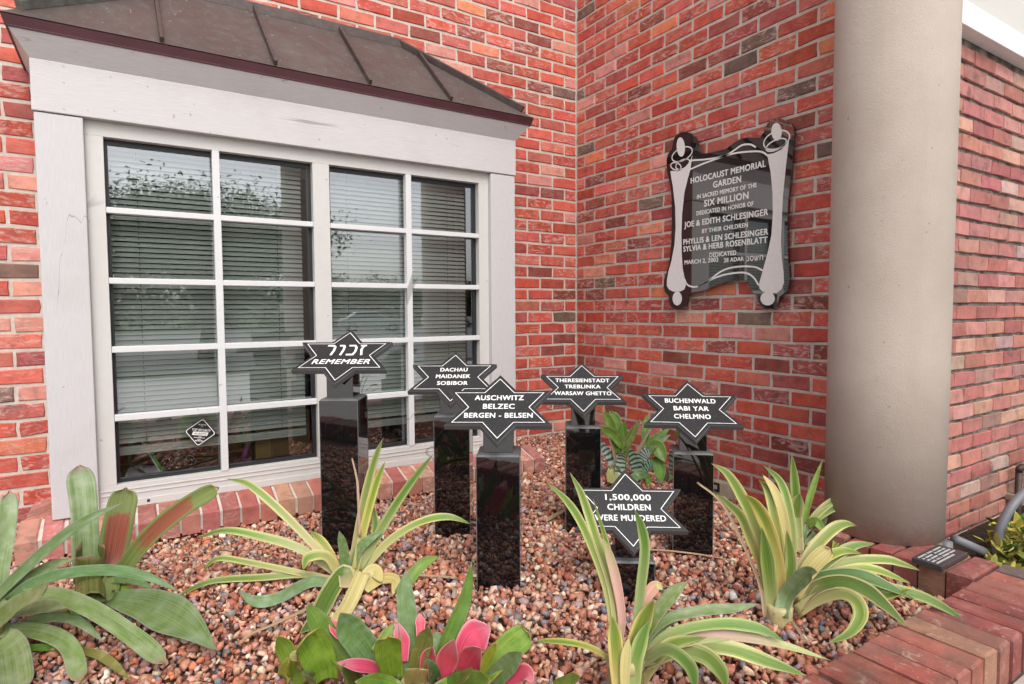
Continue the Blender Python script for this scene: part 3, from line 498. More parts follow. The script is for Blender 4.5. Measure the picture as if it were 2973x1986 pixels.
  ["silver",0.0421,[0.043,-0.791,0.61],[[-2.8265,-1.1421,-0.7479],[-2.7285,-1.2476,-0.7217],[-2.6358,-1.3658,-0.7384],[-2.5496,-1.4877,-0.779],[-2.49,-1.5966,-0.8083]],{"blunt":1}],
  ["silver",0.0476,[0.115,-0.832,0.543],[[-2.8761,-1.1556,-0.8166],[-2.8041,-1.2583,-0.7286],[-2.7163,-1.442,-0.6309]],{"blunt":1}],
  ["silver",0.0258,[0.056,-0.748,0.662],[[-2.8268,-1.1632,-0.8277],[-2.7548,-1.222,-0.7907],[-2.6756,-1.3126,-0.7772],[-2.6137,-1.3999,-0.8139]],{}],
  ["silver",0.0408,[0.066,-0.773,0.631],[[-2.847,-1.1669,-0.8201],[-2.7671,-1.2469,-0.8072],[-2.6899,-1.3781,-0.8051],[-2.6533,-1.5544,-0.8201]],{"blunt":1}],
  ["silver",0.0679,[0.112,-0.775,0.622],[[-2.8432,-1.239,-0.8061],[-2.8061,-1.3188,-0.8061],[-2.7649,-1.5515,-0.8061]],{"blunt":1}],
  ["green",0.0177,[0.075,-0.733,0.676],[[-2.7926,-1.2739,-0.8319],[-2.7266,-1.3167,-0.8319],[-2.667,-1.3737,-0.8319]],{"dark":1}],
  ["olive",0.0204,[0.033,-0.722,0.691],[[-2.6897,-1.3435,-0.8305],[-2.6152,-1.4422,-0.8305],[-2.5587,-1.5884,-0.8305]],{}],
  ["silver",0.0435,[0.131,-0.923,0.363],[[-2.8588,-1.1241,-0.7889],[-2.8504,-1.0904,-0.6718],[-2.8392,-1.0508,-0.5816],[-2.8371,-1.0009,-0.493]],{"blunt":1}],
  ["yellow",0.0149,[0.064,-0.665,0.744],[[-2.7739,-1.1786,-0.7987],[-2.7241,-1.2341,-0.7681],[-2.6606,-1.3069,-0.752]],{}],
  ["silver",0.0408,[0.081,-0.758,0.647],[[-2.8511,-1.129,-0.789],[-2.7976,-1.2088,-0.7604],[-2.7375,-1.3066,-0.7266],[-2.6878,-1.4052,-0.703]],{}],
 ]},
 'H': {'base': [-0.4691,-0.9275,-0.8541], 'leaves': [
  ["silver",0.0419,[-0.623,-0.712,0.324],[[-0.4793,-0.9193,-0.8247],[-0.4974,-0.8962,-0.7413],[-0.5138,-0.8746,-0.6937],[-0.53,-0.8525,-0.6505]],{"band":1}],
  ["green",0.0489,[-0.623,-0.705,0.338],[[-0.4742,-0.9164,-0.7268],[-0.482,-0.9048,-0.6199],[-0.5021,-0.8874,-0.544],[-0.5241,-0.871,-0.5061]],{}],
  ["green",0.0558,[-0.631,-0.699,0.336],[[-0.4542,-0.9269,-0.6913],[-0.4567,-0.9095,-0.5904],[-0.463,-0.89,-0.5386],[-0.4769,-0.8655,-0.5068]],{"dark":1}],
  ["silver",0.0454,[-0.637,-0.691,0.342],[[-0.4878,-0.9514,-0.825],[-0.4604,-0.9373,-0.7559],[-0.4609,-0.9472,-0.7045]],{"band":1}],
  ["green",0.0471,[-0.647,-0.698,0.307],[[-0.4493,-0.9314,-0.7136],[-0.4448,-0.9293,-0.6335],[-0.4327,-0.932,-0.5534]],{}],
  ["olive",0.0436,[-0.645,-0.675,0.358],[[-0.4518,-0.9345,-0.7893],[-0.4351,-0.945,-0.6858],[-0.4115,-0.964,-0.6179],[-0.3789,-0.9891,-0.5413]],{}],
  ["green",0.0489,[-0.603,-0.682,0.415],[[-0.439,-0.9363,-0.6869],[-0.4803,-0.9162,-0.6316],[-0.5164,-0.9038,-0.6027],[-0.5569,-0.8904,-0.5803]],{}],
  ["dead",0.0227,[-0.655,-0.66,0.368],[[-0.4332,-0.9468,-0.7983],[-0.3834,-0.9732,-0.714],[-0.3552,-0.9876,-0.6563],[-0.323,-1.0041,-0.5942]],{}],
  ["green",0.0454,[-0.671,-0.647,0.362],[[-0.3736,-0.9822,-0.7586],[-0.3375,-0.9948,-0.6933],[-0.2854,-1.0164,-0.6415],[-0.2231,-1.0437,-0.592]],{"dark":1}],
  ["silver",0.0419,[-0.647,-0.631,0.429],[[-0.35,-0.9953,-0.7276],[-0.3105,-1.0168,-0.67],[-0.2374,-1.0603,-0.6237]],{}],
  ["green",0.0733,[-0.648,-0.627,0.432],[[-0.3381,-1.0017,-0.7099],[-0.3155,-1.0399,-0.6785],[-0.3018,-1.0867,-0.7511]],{}],
  ["green",0.0593,[-0.642,-0.615,0.458],[[-0.3125,-1.0194,-0.7323],[-0.3238,-1.0667,-0.7789],[-0.3586,-1.1153,-0.8374]],{}],
  ["silver",0.0558,[-0.638,-0.66,0.397],[[-0.3863,-0.9833,-0.8332],[-0.3987,-0.9768,-0.7607],[-0.4267,-0.9678,-0.687]],{"band":1}],
  ["silver",0.0593,[-0.581,-0.579,0.572],[[-0.3752,-0.9843,-0.8076],[-0.3598,-1.0178,-0.7754],[-0.3503,-1.0566,-0.764]],{"band":1}],
  ["silver",0.0593,[-0.632,-0.636,0.443],[[-0.3736,-0.9822,-0.7586],[-0.3598,-0.999,-0.721],[-0.3377,-1.0257,-0.7097]],{"band":1}],
  ["green",0.0419,[-0.662,-0.662,0.352],[[-0.3507,-0.9926,-0.692],[-0.3264,-0.9767,-0.6029],[-0.2998,-0.9557,-0.5316]],{"dark":1}],
  ["silver",0.0523,[-0.57,-0.581,0.581],[[-0.4338,-1.0014,-0.8306],[-0.3942,-1.0038,-0.8183],[-0.3814,-1.0518,-0.8136]],{}],
  ["green",0.0314,[-0.625,-0.619,0.476],[[-0.3494,-1.0017,-0.8256],[-0.3691,-1.0399,-0.8495],[-0.4538,-1.1182,-0.843]],{}],
  ["dead",0.0279,[-0.646,-0.604,0.466],[[-0.2678,-1.0558,-0.8617],[-0.2753,-1.0742,-0.8202],[-0.306,-1.085,-0.7686]],{}],
  ["yellow",0.0803,[-0.612,-0.676,0.411],[[-0.6022,-1.0458,-0.811],[-0.4895,-0.9272,-0.8078],[-0.4887,-0.9456,-0.7725]],{}],
  ["dead",0.0157,[-0.632,-0.704,0.324],[[-0.4753,-0.9179,-0.7624],[-0.4939,-0.9119,-0.6891],[-0.5131,-0.9102,-0.6422]],{}],
 ]},
}
PLQ = {
 'outline': [[0.902,0.9399],[0.9354,0.944],[0.9636,0.9391],[0.9961,0.924],[1.0237,0.8961],[1.0422,0.8602],[1.0497,0.8304],[1.0607,0.807],[1.1003,0.797],[1.1516,0.7939],[1.2178,0.7926],[1.2656,0.8115],[1.3006,0.8209],[1.3427,0.8179],[1.395,0.8035],[1.4095,0.805],[1.4252,0.8182],[1.4341,0.8379],[1.4423,0.8545],[1.4618,0.8692],[1.4931,0.8689],[1.5207,0.8555],[1.5412,0.838],[1.5613,0.8267],[1.5749,0.8052],[1.5787,0.7803],[1.5751,0.7302],[1.57,0.6592],[1.5631,0.5759],[1.5548,0.4922],[1.5532,0.4008],[1.5551,0.3086],[1.56,0.2283],[1.568,0.1663],[1.5668,0.1233],[1.5593,0.0957],[1.536,0.0747],[1.5211,0.0657],[1.5159,0.0438],[1.5024,0.022],[1.4816,0.0107],[1.453,0.0096],[1.4274,0.0207],[1.41,0.0455],[1.4067,0.0682],[1.3855,0.085],[1.3679,0.1019],[1.3606,0.1316],[1.3467,0.1454],[1.3079,0.1504],[1.2684,0.1489],[1.2116,0.1391],[1.1615,0.1259],[1.1099,0.1101],[1.0568,0.1011],[1.0112,0.0966],[0.9854,0.0777],[0.982,0.0522],[0.97,0.0267],[0.9368,0.0122],[0.898,0.0124],[0.8681,0.0276],[0.8578,0.0579],[0.8555,0.0843],[0.8322,0.1001],[0.8187,0.1309],[0.8184,0.1613],[0.8312,0.1986],[0.8508,0.2427],[0.8632,0.3018],[0.8703,0.3758],[0.873,0.487],[0.8718,0.5982],[0.8611,0.6739],[0.8457,0.7285],[0.8332,0.7754],[0.8317,0.8202],[0.8414,0.8515],[0.8669,0.8679],[0.8744,0.8992],[0.8858,0.9271]],
 'rl': [[0.8602,0.7553],[0.8686,0.7131],[0.8789,0.6708],[0.8967,0.5576],[0.9009,0.4466],[0.8941,0.3587],[0.8753,0.2785],[0.8512,0.2126],[0.8416,0.1679],[0.8419,0.1376],[0.8572,0.1182],[0.8871,0.1061],[0.9358,0.1046],[0.9642,0.1148],[0.9753,0.1364],[0.9683,0.1695],[0.9535,0.2215],[0.9448,0.31],[0.9418,0.4053],[0.9452,0.5142],[0.9599,0.6278],[0.9851,0.7024],[0.9985,0.7354],[1.0112,0.8108],[1.0024,0.7915],[0.9796,0.7677],[0.9472,0.747],[0.9091,0.7443],[0.8819,0.7525]],
 'rr': [[1.447,0.7161],[1.4663,0.6309],[1.4773,0.5354],[1.4804,0.4413],[1.4752,0.3479],[1.4589,0.2737],[1.4386,0.2053],[1.4214,0.1485],[1.4145,0.123],[1.4186,0.1035],[1.4371,0.09],[1.4731,0.0826],[1.5083,0.0817],[1.5321,0.0997],[1.5418,0.1274],[1.5395,0.174],[1.5294,0.2367],[1.5245,0.3116],[1.5261,0.4042],[1.5305,0.5267],[1.5416,0.6468],[1.556,0.7648],[1.5431,0.7437],[1.5165,0.7224],[1.4822,0.7146]],
 'f': [[[0.9607,0.8618],[0.961,0.8487],[0.9593,0.8369],[0.9557,0.8271],[0.9506,0.82],[0.9443,0.816],[0.9371,0.8155],[0.9296,0.8185],[0.9222,0.8248],[0.9155,0.834],[0.91,0.8455],[0.906,0.8585],[0.9038,0.8721],[0.9036,0.8854],[0.9054,0.8973],[0.909,0.9072],[0.9142,0.9142],[0.9207,0.918],[0.9279,0.9184],[0.9354,0.9152],[0.9427,0.9087],[0.9493,0.8994],[0.9547,0.888],[0.9586,0.8752]],[[1.519,0.8017],[1.5189,0.7916],[1.517,0.7825],[1.5135,0.7751],[1.5086,0.7698],[1.5026,0.7671],[1.4959,0.767],[1.489,0.7697],[1.4823,0.7749],[1.4764,0.7824],[1.4715,0.7915],[1.4681,0.8018],[1.4664,0.8124],[1.4666,0.8227],[1.4685,0.8318],[1.4721,0.8393],[1.4771,0.8445],[1.4832,0.8471],[1.4899,0.847],[1.4968,0.8442],[1.5034,0.8388],[1.5093,0.8314],[1.514,0.8223],[1.5173,0.8121]],[[0.9496,0.0674],[0.9486,0.0579],[0.9455,0.0491],[0.9404,0.0415],[0.9337,0.0357],[0.9258,0.0321],[0.9173,0.0309],[0.9087,0.0322],[0.9006,0.036],[0.8937,0.0421],[0.8883,0.0499],[0.8848,0.059],[0.8836,0.0687],[0.8846,0.0784],[0.8878,0.0873],[0.8931,0.0949],[0.8999,0.1007],[0.9079,0.1042],[0.9164,0.1052],[0.925,0.1037],[0.9329,0.0998],[0.9398,0.0937],[0.945,0.0859],[0.9484,0.077]],[[1.4983,0.0567],[1.4972,0.0486],[1.4937,0.041],[1.488,0.0345],[1.4805,0.0296],[1.4716,0.0265],[1.4621,0.0255],[1.4524,0.0267],[1.4432,0.03],[1.4353,0.0352],[1.4292,0.042],[1.4252,0.0498],[1.4238,0.0582],[1.4249,0.0665],[1.4286,0.0742],[1.4345,0.0807],[1.4422,0.0856],[1.4512,0.0885],[1.4609,0.0893],[1.4705,0.088],[1.4795,0.0846],[1.4872,0.0793],[1.4931,0.0726],[1.4969,0.0649]]],
 'rings': [[[1.0065,0.8404],[1.0093,0.8328],[1.0085,0.8248],[1.0042,0.817],[0.9965,0.8097],[0.9858,0.8033],[0.9727,0.7982],[0.9579,0.7946],[0.942,0.7927],[0.9259,0.7927],[0.9106,0.7946],[0.8968,0.7983],[0.8854,0.8036],[0.877,0.8103],[0.8722,0.8179],[0.8711,0.826],[0.8739,0.8342],[0.8804,0.842],[0.8901,0.849],[0.9027,0.8548],[0.9172,0.859],[0.933,0.8615],[0.949,0.8622],[0.9645,0.861],[0.9787,0.858],[0.9908,0.8534],[1.0002,0.8474],[1.0065,0.8404]],[[1.5543,0.7824],[1.5569,0.7736],[1.5561,0.7646],[1.552,0.7559],[1.5448,0.7479],[1.5348,0.7411],[1.5226,0.7359],[1.5087,0.7324],[1.4938,0.731],[1.4788,0.7317],[1.4645,0.7345],[1.4517,0.7394],[1.441,0.7459],[1.4332,0.7539],[1.4287,0.7628],[1.4278,0.7721],[1.4304,0.7814],[1.4366,0.79],[1.4458,0.7975],[1.4576,0.8035],[1.4712,0.8077],[1.4859,0.8098],[1.5009,0.8098],[1.5154,0.8077],[1.5286,0.8037],[1.5398,0.7979],[1.5485,0.7907],[1.5543,0.7824]],[[0.9341,0.7581],[0.9315,0.7547],[0.9272,0.7522],[0.9214,0.7509],[0.9143,0.7508],[0.9064,0.7519],[0.8981,0.7542],[0.8898,0.7574],[0.882,0.7616],[0.8751,0.7664],[0.8694,0.7716],[0.8654,0.7769],[0.8632,0.782],[0.8629,0.7866],[0.8646,0.7905],[0.8682,0.7935],[0.8735,0.7953],[0.8801,0.796],[0.8877,0.7954],[0.8959,0.7936],[0.9043,0.7907],[0.9123,0.7869],[0.9196,0.7824],[0.9258,0.7774],[0.9305,0.7722],[0.9336,0.7671],[0.9348,0.7623],[0.9341,0.7581]],[[0.9917,0.784],[0.9936,0.7788],[0.993,0.7734],[0.99,0.768],[0.9847,0.7629],[0.9773,0.7584],[0.9682,0.7548],[0.958,0.7522],[0.9471,0.7508],[0.9361,0.7506],[0.9256,0.7518],[0.9163,0.7542],[0.9085,0.7577],[0.9028,0.7621],[0.8996,0.7672],[0.8989,0.7727],[0.9008,0.7783],[0.9052,0.7837],[0.9119,0.7886],[0.9204,0.7926],[0.9303,0.7957],[0.9411,0.7976],[0.9521,0.7983],[0.9628,0.7976],[0.9725,0.7957],[0.9809,0.7927],[0.9874,0.7888],[0.9917,0.784]],[[1.5408,0.7593],[1.5419,0.7542],[1.5403,0.7488],[1.5362,0.7435],[1.5296,0.7384],[1.5211,0.734],[1.5109,0.7303],[1.4997,0.7276],[1.4879,0.7261],[1.4763,0.7259],[1.4654,0.7269],[1.456,0.7291],[1.4484,0.7325],[1.4432,0.7368],[1.4407,0.7419],[1.441,0.7473],[1.444,0.7528],[1.4497,0.7582],[1.4576,0.763],[1.4674,0.7671],[1.4784,0.7702],[1.4901,0.7721],[1.5018,0.7729],[1.5129,0.7723],[1.5228,0.7706],[1.531,0.7677],[1.5371,0.7639],[1.5408,0.7593]]],
 'rib': [[[1.007,0.782],[1.0656,0.7725],[1.118,0.7656],[1.1689,0.7616],[1.2183,0.7604],[1.2662,0.7752],[1.3127,0.7895],[1.3583,0.7815],[1.3869,0.7622]],[[0.9957,0.7374],[1.0482,0.7453],[1.1009,0.7513],[1.2183,0.7604],[1.2743,0.7602],[1.3362,0.7531],[1.3961,0.7417],[1.4253,0.7302],[1.4507,0.709]],[[0.9683,0.1681],[0.978,0.1472],[1.0015,0.1317],[1.0474,0.1265],[1.1094,0.1475],[1.1523,0.1714],[1.1941,0.1948],[1.2432,0.2096],[1.299,0.2141],[1.3531,0.212],[1.3983,0.2046],[1.4389,0.1848]],[[1.0564,0.1283],[1.1094,0.1475],[1.1609,0.1661],[1.2274,0.1806],[1.3073,0.185],[1.3537,0.1779],[1.388,0.1552],[1.4131,0.1198]]],
 'text': [["HOLOCAUST MEMORIAL",1.0019,1.4399,0.6637,0.0294],["GARDEN",1.1456,1.308,0.6175,0.0306],["IN SACRED MEMORY OF THE",1.0439,1.3934,0.578,0.0215],["SIX MILLION",1.0908,1.3501,0.5323,0.0326],["DEDICATED IN HONOR OF",1.0424,1.3785,0.4937,0.0218],["JOE & EDITH SCHLESINGER",0.962,1.456,0.4412,0.0294],["BY THEIR CHILDREN",1.0794,1.35,0.3987,0.0214],["PHYLLIS & LEN SCHLESINGER",0.9565,1.4576,0.352,0.0283],["SYLVIA & HERB ROSENBLATT",0.957,1.4547,0.3147,0.0285],["DEDICATED",1.1276,1.2863,0.2722,0.0224],["MARCH 2, 2003",0.9654,1.1808,0.2472,0.0219],["28 ADAR",1.2158,1.3297,0.2405,0.0209],["HEB",1.3451,1.4344,0.2375,0.0214]],
}
STK = [[-2.2813,-0.4398],[-2.2299,-0.5145],[-2.306,-0.564],[-2.3561,-0.4892]]

# ------------------------------------------------------------------ brick masonry
H = 0.0725; BL = 0.19592; J = 0.0125
SC_ = lambda pal, k: [((min(.75, c[0] * k[0]), c[1] * k[1], c[2] * k[2]), w) for c, w in pal]
REDS = [((.34, .062, .034), 9), ((.30, .052, .032), 6), ((.38, .082, .05), 6), ((.36, .10, .066), 5), ((.42, .135, .065), 1.6), ((.44, .19, .14), 3), ((.17, .045, .03), 4), ((.115, .078, .052), 1.5), ((.25, .058, .046), 4)]
PINKS = [((.36, .125, .10), 6), ((.40, .16, .125), 5), ((.33, .10, .085), 4), ((.43, .21, .15), 3), ((.30, .15, .115), 2), ((.38, .22, .18), 1)]
REDS = SC_(REDS, (1.40, 1.32, 1.48)); FADED = SC_(PINKS, (1.28, 1.42, 1.5))
def pick(pal):
    c = random.choices([p[0] for p in pal], [p[1] for p in pal])[0]; k = random.uniform(.82, 1.16)
    return (min(1, c[0] * k), min(1, c[1] * k * random.uniform(.9, 1.1)), min(1, c[2] * k * random.uniform(.9, 1.1)), random.random())
def brick(mb, P, U, V, N, u0, u1, v0, v1, col, h=.006, b=.004, jit=.0016):
    """one brick face standing h proud of its mortar, edges rubbed and uneven"""
    us = [u0, (u0 + u1) / 2, u1, u1, u1, (u0 + u1) / 2, u0, u0]; vs = [v0, v0, v0, (v0 + v1) / 2, v1, v1, v1, (v0 + v1) / 2]
    back = []; front = []
    cu, cv = (u0 + u1) / 2, (v0 + v1) / 2; tilt = random.uniform(-.0012, .0012); tl2 = random.uniform(-.0012, .0012)
    for i, (u, v) in enumerate(zip(us, vs)):
        u += random.gauss(0, jit); v += random.gauss(0, jit)
        back.append(P + U * u + V * v - N * .004)
        s = b * random.uniform(.6, 1.3); du = -s if u > cu + .02 else (s if u < cu - .02 else 0); dv = -s if v > cv + .012 else (s if v < cv - .012 else 0)
        front.append(P + U * (u + du) + V * (v + dv) + N * (h + (tilt if u > cu else -tilt) + (tl2 if v > cv else -tl2)))
    mb.mesh(back + front, [tuple(range(8, 16))] + [(i, (i + 1) % 8, 8 + (i + 1) % 8, 8 + i) for i in range(8)], col)
def wall_bricks(mb, P, U, V, N, u_range, rows, phase, pal, holes=(), h=H, bl=BL, j=J, hh=.006, jv=None):
    for r in rows:
        v0 = r * h + (jv or j) / 2; v1 = (r + 1) * h - (jv or j) / 2; off = phase(r)
        n0 = math.floor((u_range[0] - off) / bl) - 1; n1 = math.ceil((u_range[1] - off) / bl) + 1
        for n in range(n0, n1):
            a = max(u_range[0], off + n * bl + j / 2); c = min(u_range[1], off + (n + 1) * bl - j / 2)
            if c - a < .018: continue
            if any(a > x0 and c < x1 and v0 > y0 and v1 < y1 for x0, x1, y0, y1 in holes): continue
            brick(mb, P, U, V, N, a, c, v0, v1, pick(pal), hh)

# wall with the window: plane y = 0, u = x
wt = empty('brick_wall', (-1.6, 0, -.9)); tag(wt, 'red brick wall with pale mortar that the white boxed window is set in', 'brick wall')
wt.location = (0, 0, 0)
mb = MB()
wall_bricks(mb, Vector((0, 0, 0)), Vector((1, 0, 0)), Vector((0, 0, 1)), Vector((0, -1, 0)), (-5.2, -.006), range(-18, 36),
            lambda r: -(.195 if (27 - r - 1) % 2 else .195 - BL / 2), REDS, holes=((-2.79, -.76, -.70, .95),), hh=.001)
mb.build('bricks', M_brick, wt, recalc=False)
mb = MB(); y = .004
for x0, x1, z0, z1 in ((-5.2, -2.66, -1.5, 2.7), (-.90, .004, -1.5, 2.7), (-2.66, -.90, -1.5, -.66), (-2.66, -.90, .68, 2.7)):
    mb.face([(x0, y, z0), (x1, y, z0), (x1, y, z1), (x0, y, z1)])
mb.box(-5.2, -2.9, .02, .30, -1.5, 2.7); mb.box(-.75, .25, .02, .30, -1.5, 2.7); mb.box(-2.9, -.75, .02, .30, 1.0, 2.7)
mb.build('mortar', M_mortar, wt, recalc=False)
# side wall: plane x = 0, u = -y
ws = empty('brick_wall'); tag(ws, 'red brick side wall meeting the window wall in a corner and carrying the scroll plaque', 'brick wall')
mb = MB()
wall_bricks(mb, Vector((0, 0, 0)), Vector((0, -1, 0)), Vector((0, 0, 1)), Vector((-1, 0, 0)), (.007, 1.905), range(-18, 36),
            lambda r: (.0854 if (27 - r - 1) % 2 else .0854 + BL / 2), REDS, hh=.001)
mb.build('bricks', M_brick, ws, recalc=False)
mb = MB(); mb.face([(.004, .004, -1.5), (.004, -1.9, -1.5), (.004, -1.9, 2.7), (.004, .004, 2.7)]); mb.box(.02, .25, -1.88, .02, -1.5, 2.7)
mb.build('mortar', M_mortar, ws, recalc=False)
# weathered wall right of the column: plane y = -1.905
wf = empty('brick_wall'); tag(wf, 'weathered pinkish brick wall with dark raked joints to the right of the column', 'brick wall')
mb = MB()
wall_bricks(mb, Vector((0, -1.905, .026)), Vector((1, 0, 0)), Vector((0, 0, 1)), Vector((0, -1, 0)), (.0, 4.6), range(-20, 15),
            lambda r: (.065 if r % 2 else .175), FADED, h=.0797, bl=.2285, j=.005, hh=.004, jv=.014)
mb.build('bricks', M_brick_old, wf, recalc=False)
mb = MB(); mb.face([(0, -1.897, -1.6), (4.6, -1.897, -1.6), (4.6, -1.897, 1.6), (0, -1.897, 1.6)]); mb.box(.26, 4.6, -1.88, -1.70, -1.6, 1.6)
mb.build('mortar', M_mortar_dark, wf, recalc=False)

# ------------------------------------------------------------------ box window
bw = empty('box_window', (0, 0, 0)); tag(bw, 'large white boxed window with twenty panes under a brown copper canopy', 'window')
YF = -.40
mb = MB(); mb.box(-2.801, -2.655, YF, .02, -.765, .735); mb.build('casing', M_trim_v, bw, bevel=.004)
mb = MB(); mb.box(-.894, -.743, YF, .02, -.765, .735); mb.build('casing', M_trim_v, bw, bevel=.004)
mb = MB(); mb.box(-2.806, -.739, YF - .005, .02, .738, .922); mb.build('fascia', M_trim_h, bw, bevel=.003)
# sloping crown board, mitred at both ends
mb = MB(); lo = [(-2.804, YF - .003, .920), (-.741, YF - .003, .920), (-.741, .02, .920), (-2.804, .02, .920)]
hi = [(-2.858, -.458, 1.004), (-.681, -.458, 1.004), (-.681, .02, 1.004), (-2.858, .02, 1.004)]
mb.hexa(lo, hi); mb.build('crown', M_trim_h, bw)
# canopy: hipped copper roof
cp = empty('canopy', (0, 0, 0)); cp.parent = bw
dx0, dx1, dy = -2.874, -.664, -.468; rx0, rx1, rz = -2.29, -1.247, 1.466
mb = MB()
e = 1.040
A, B_, Cc, D = (dx0, dy, e), (dx1, dy, e), (dx1, .0, e), (dx0, .0, e); E_, F_ = (rx0, 0, rz), (rx1, 0, rz)
mb.face([A, B_, F_, E_]); mb.face([B_, Cc, F_]); mb.face([D, A, E_]); mb.face([A, D, Cc, B_]); mb.face([D, E_, F_, Cc])
mb.build('roof_sheet', M_copper, cp)
mb = MB(); t_ = .0
mb.hexa([(dx0 + .012, dy + .012, .998), (dx1 - .012, dy + .012, .998), (dx1 - .012, .0, .998), (dx0 + .012, .0, .998)],
        [(dx0, dy, 1.036), (dx1, dy, 1.036), (dx1, .0, 1.036), (dx0, .0, 1.036)]); mb.build('drip_edge', M_maroon, cp)
def on_roof(x, t):  # point on front slope: t = 0 at the eave, 1 at the ridge
    return Vector((x, dy * (1 - t), e + (rz - e) * t))
nrm = Vector((0, -(rz - e), -dy)).normalized()
for x in (-2.3935, -1.979, -1.568, -1.156):
    tmax = 1.0 if rx0 < x < rx1 else ((dx1 - x) / (dx1 - rx1) if x > rx1 else (x - dx0) / (rx0 - dx0))
    a, c = on_roof(x, .012), on_roof(x, tmax - .01); mb = MB(); w = .007; hgt = .026
    lo = [a + Vector((-w, 0, 0)), a + Vector((w, 0, 0)), c + Vector((w, 0, 0)), c + Vector((-w, 0, 0))]
    hi = [p + nrm * (hgt if i > 1 else hgt * .85) for i, p in enumerate(lo)]
    mb.hexa(lo, hi); mb.build('standing_seam', M_copper_dark, cp, bevel=.002)
def cap(p, q, w, h, name, m, n=None):
    p, q = Vector(p), Vector(q); d = (q - p).normalized(); nn = (n or Vector((0, -.5, 1))).normalized(); nn = (nn - d * nn.dot(d)).normalized(); s = d.cross(nn)
    mb = MB(); lo = [p - s * w, p + s * w, q + s * w, q - s * w]; mb.hexa([x - nn * .004 for x in lo], [x + nn * h for x in lo]); return mb.build(name, m, cp, bevel=.003)
pA = Vector(A).lerp(Vector(E_), .085); pB = Vector(B_).lerp(Vector(F_), .085)
cap(pA, E_, .016, .030, 'hip_cap', M_patina); cap(pB, F_, .016, .030, 'hip_cap', M_copper_dark)
mb = MB(); mb.box(rx0 - .02, rx1 + .02, -.030, -.004, rz - .028, rz + .022); mb.build('ridge_flashing', M_copper_dark, cp, bevel=.003)
# vinyl frame and sashes
FY0, FY1 = -.37, -.30
fr = MB()
XL0, XL1, XR0, XR1 = -2.596, -1.812, -1.737, -.952; ZB, ZT = -.671, .682
fr.box(-2.655, -.894, FY0, FY1, ZT, .738); fr.box(-2.655, -.894, FY0, FY1, -.764, ZB)
for x0, x1 in ((-2.655, XL0), (XL1, XR0), (XR1, -.894)): fr.box(x0, x1, FY0, FY1, ZB, ZT)
# thin rails that step the frame
fr.box(-2.655, -.894, FY0 - .006, FY0 - .0005, -.764, -.735)
for z in (-.712, -.694): fr.box(-2.655, -.894, FY0 - .003, FY0 - .0005, z, z + .006)
frame = fr.build('window_frame', M_frame, bw, bevel=.003)
mb = MB()
for x in (-2.50, -2.35, -2.00, -1.62): mb.lathe([(.0055, 0), (.0055, .002)], 12)
mb = MB()
for x, z in ((-2.492, -.748), (-2.108, -.746), (-1.62, -.748), (-1.2, -.748)):
    mb.box(x - .005, x + .005, FY0 - .0075, FY0 - .0062, z - .005, z + .005)
mb.build('weep_hole', M_gasket, frame)
for x0, x1, mx0, mx1 in ((XL0, XL1, -2.2216, -2.1936), (XR0, XR1, -1.364, -1.335)):
    sh = empty('window_sash'); sh.parent = bw
    g = MB(); w = .012
    g.box(x0, x1, -.335, -.305, ZT - .020, ZT - .0005); g.box(x0, x1, -.335, -.305, ZB + .0005, ZB + .016)
    g.box(x0 + .0005, x0 + w, -.335, -.305, ZB + .016, ZT - .02); g.box(x1 - w * 1.3, x1 - .0005, -.335, -.305, ZB + .016, ZT - .02)
    g.build('gasket_shadow', M_gasket, sh)  # black strips also draw the shadow along the opening's top and right
    zs = [ZT, .4158, .3934, .1443, .121, -.1235, -.1477, -.3924, -.4174, ZB]
    for k in range(4):
        m_ = MB(); m_.box(x0 + .001, x1 - .001, -.372, -.338, zs[2 * k + 2], zs[2 * k + 1]); m_.build('muntin', M_muntin, sh, bevel=.002)
    m_ = MB(); m_.box(mx0, mx1, -.3735, -.339, ZB + .001, ZT - .001); m_.build('muntin', M_muntin, sh, bevel=.002)
    p = MB(); p.box(x0 + .004, x1 - .004, -.3240, -.3200, ZB + .004, ZT - .004)
    p.f = p.f[2:3]; p.mi = p.mi[2:3]
    p.build('pane', M_glass, sh, recalc=False)
# sloped rowlock sill round the box, and the brick base under it
sl = empty('brick_sill'); sl.parent = bw
mb = MB(); s0 = -2.905; n = 31; step = (2.905 - .618) / n
for i in range(n):
    xa, xb = s0 + i * step + .005, s0 + (i + 1) * step - .005; col = pick(PINKS); jz = random.uniform(-.002, .002)
    yb, yf = -.36, -.50 + random.uniform(-.003, .003); zb, zf = -.757 + jz, -.797 + jz
    jx = [random.gauss(0, .0015) for _ in range(8)]; b_ = .006
    a0 = [(xa + jx[0], yb, -.86), (xb + jx[1], yb, -.86), (xb + jx[2], yf, zf - .080), (xa + jx[3], yf, zf - .080)]
    a1 = [(xa + jx[0], yb, zb - b_), (xb + jx[1], yb, zb - b_), (xb + jx[2], yf, zf - b_), (xa + jx[3], yf, zf - b_)]
    a2 = [(xa + b_, yb, zb), (xb - b_, yb, zb), (xb - b_, yf + b_ * 1.6, zf), (xa + b_, yf + b_ * 1.6, zf)]
    mb.hexa(a0, a1, col); mb.mesh(a1 + a2, [(4, 5, 6, 7)] + [(k, (k + 1) % 4, 4 + (k + 1) % 4, 4 + k) for k in range(4)], col)
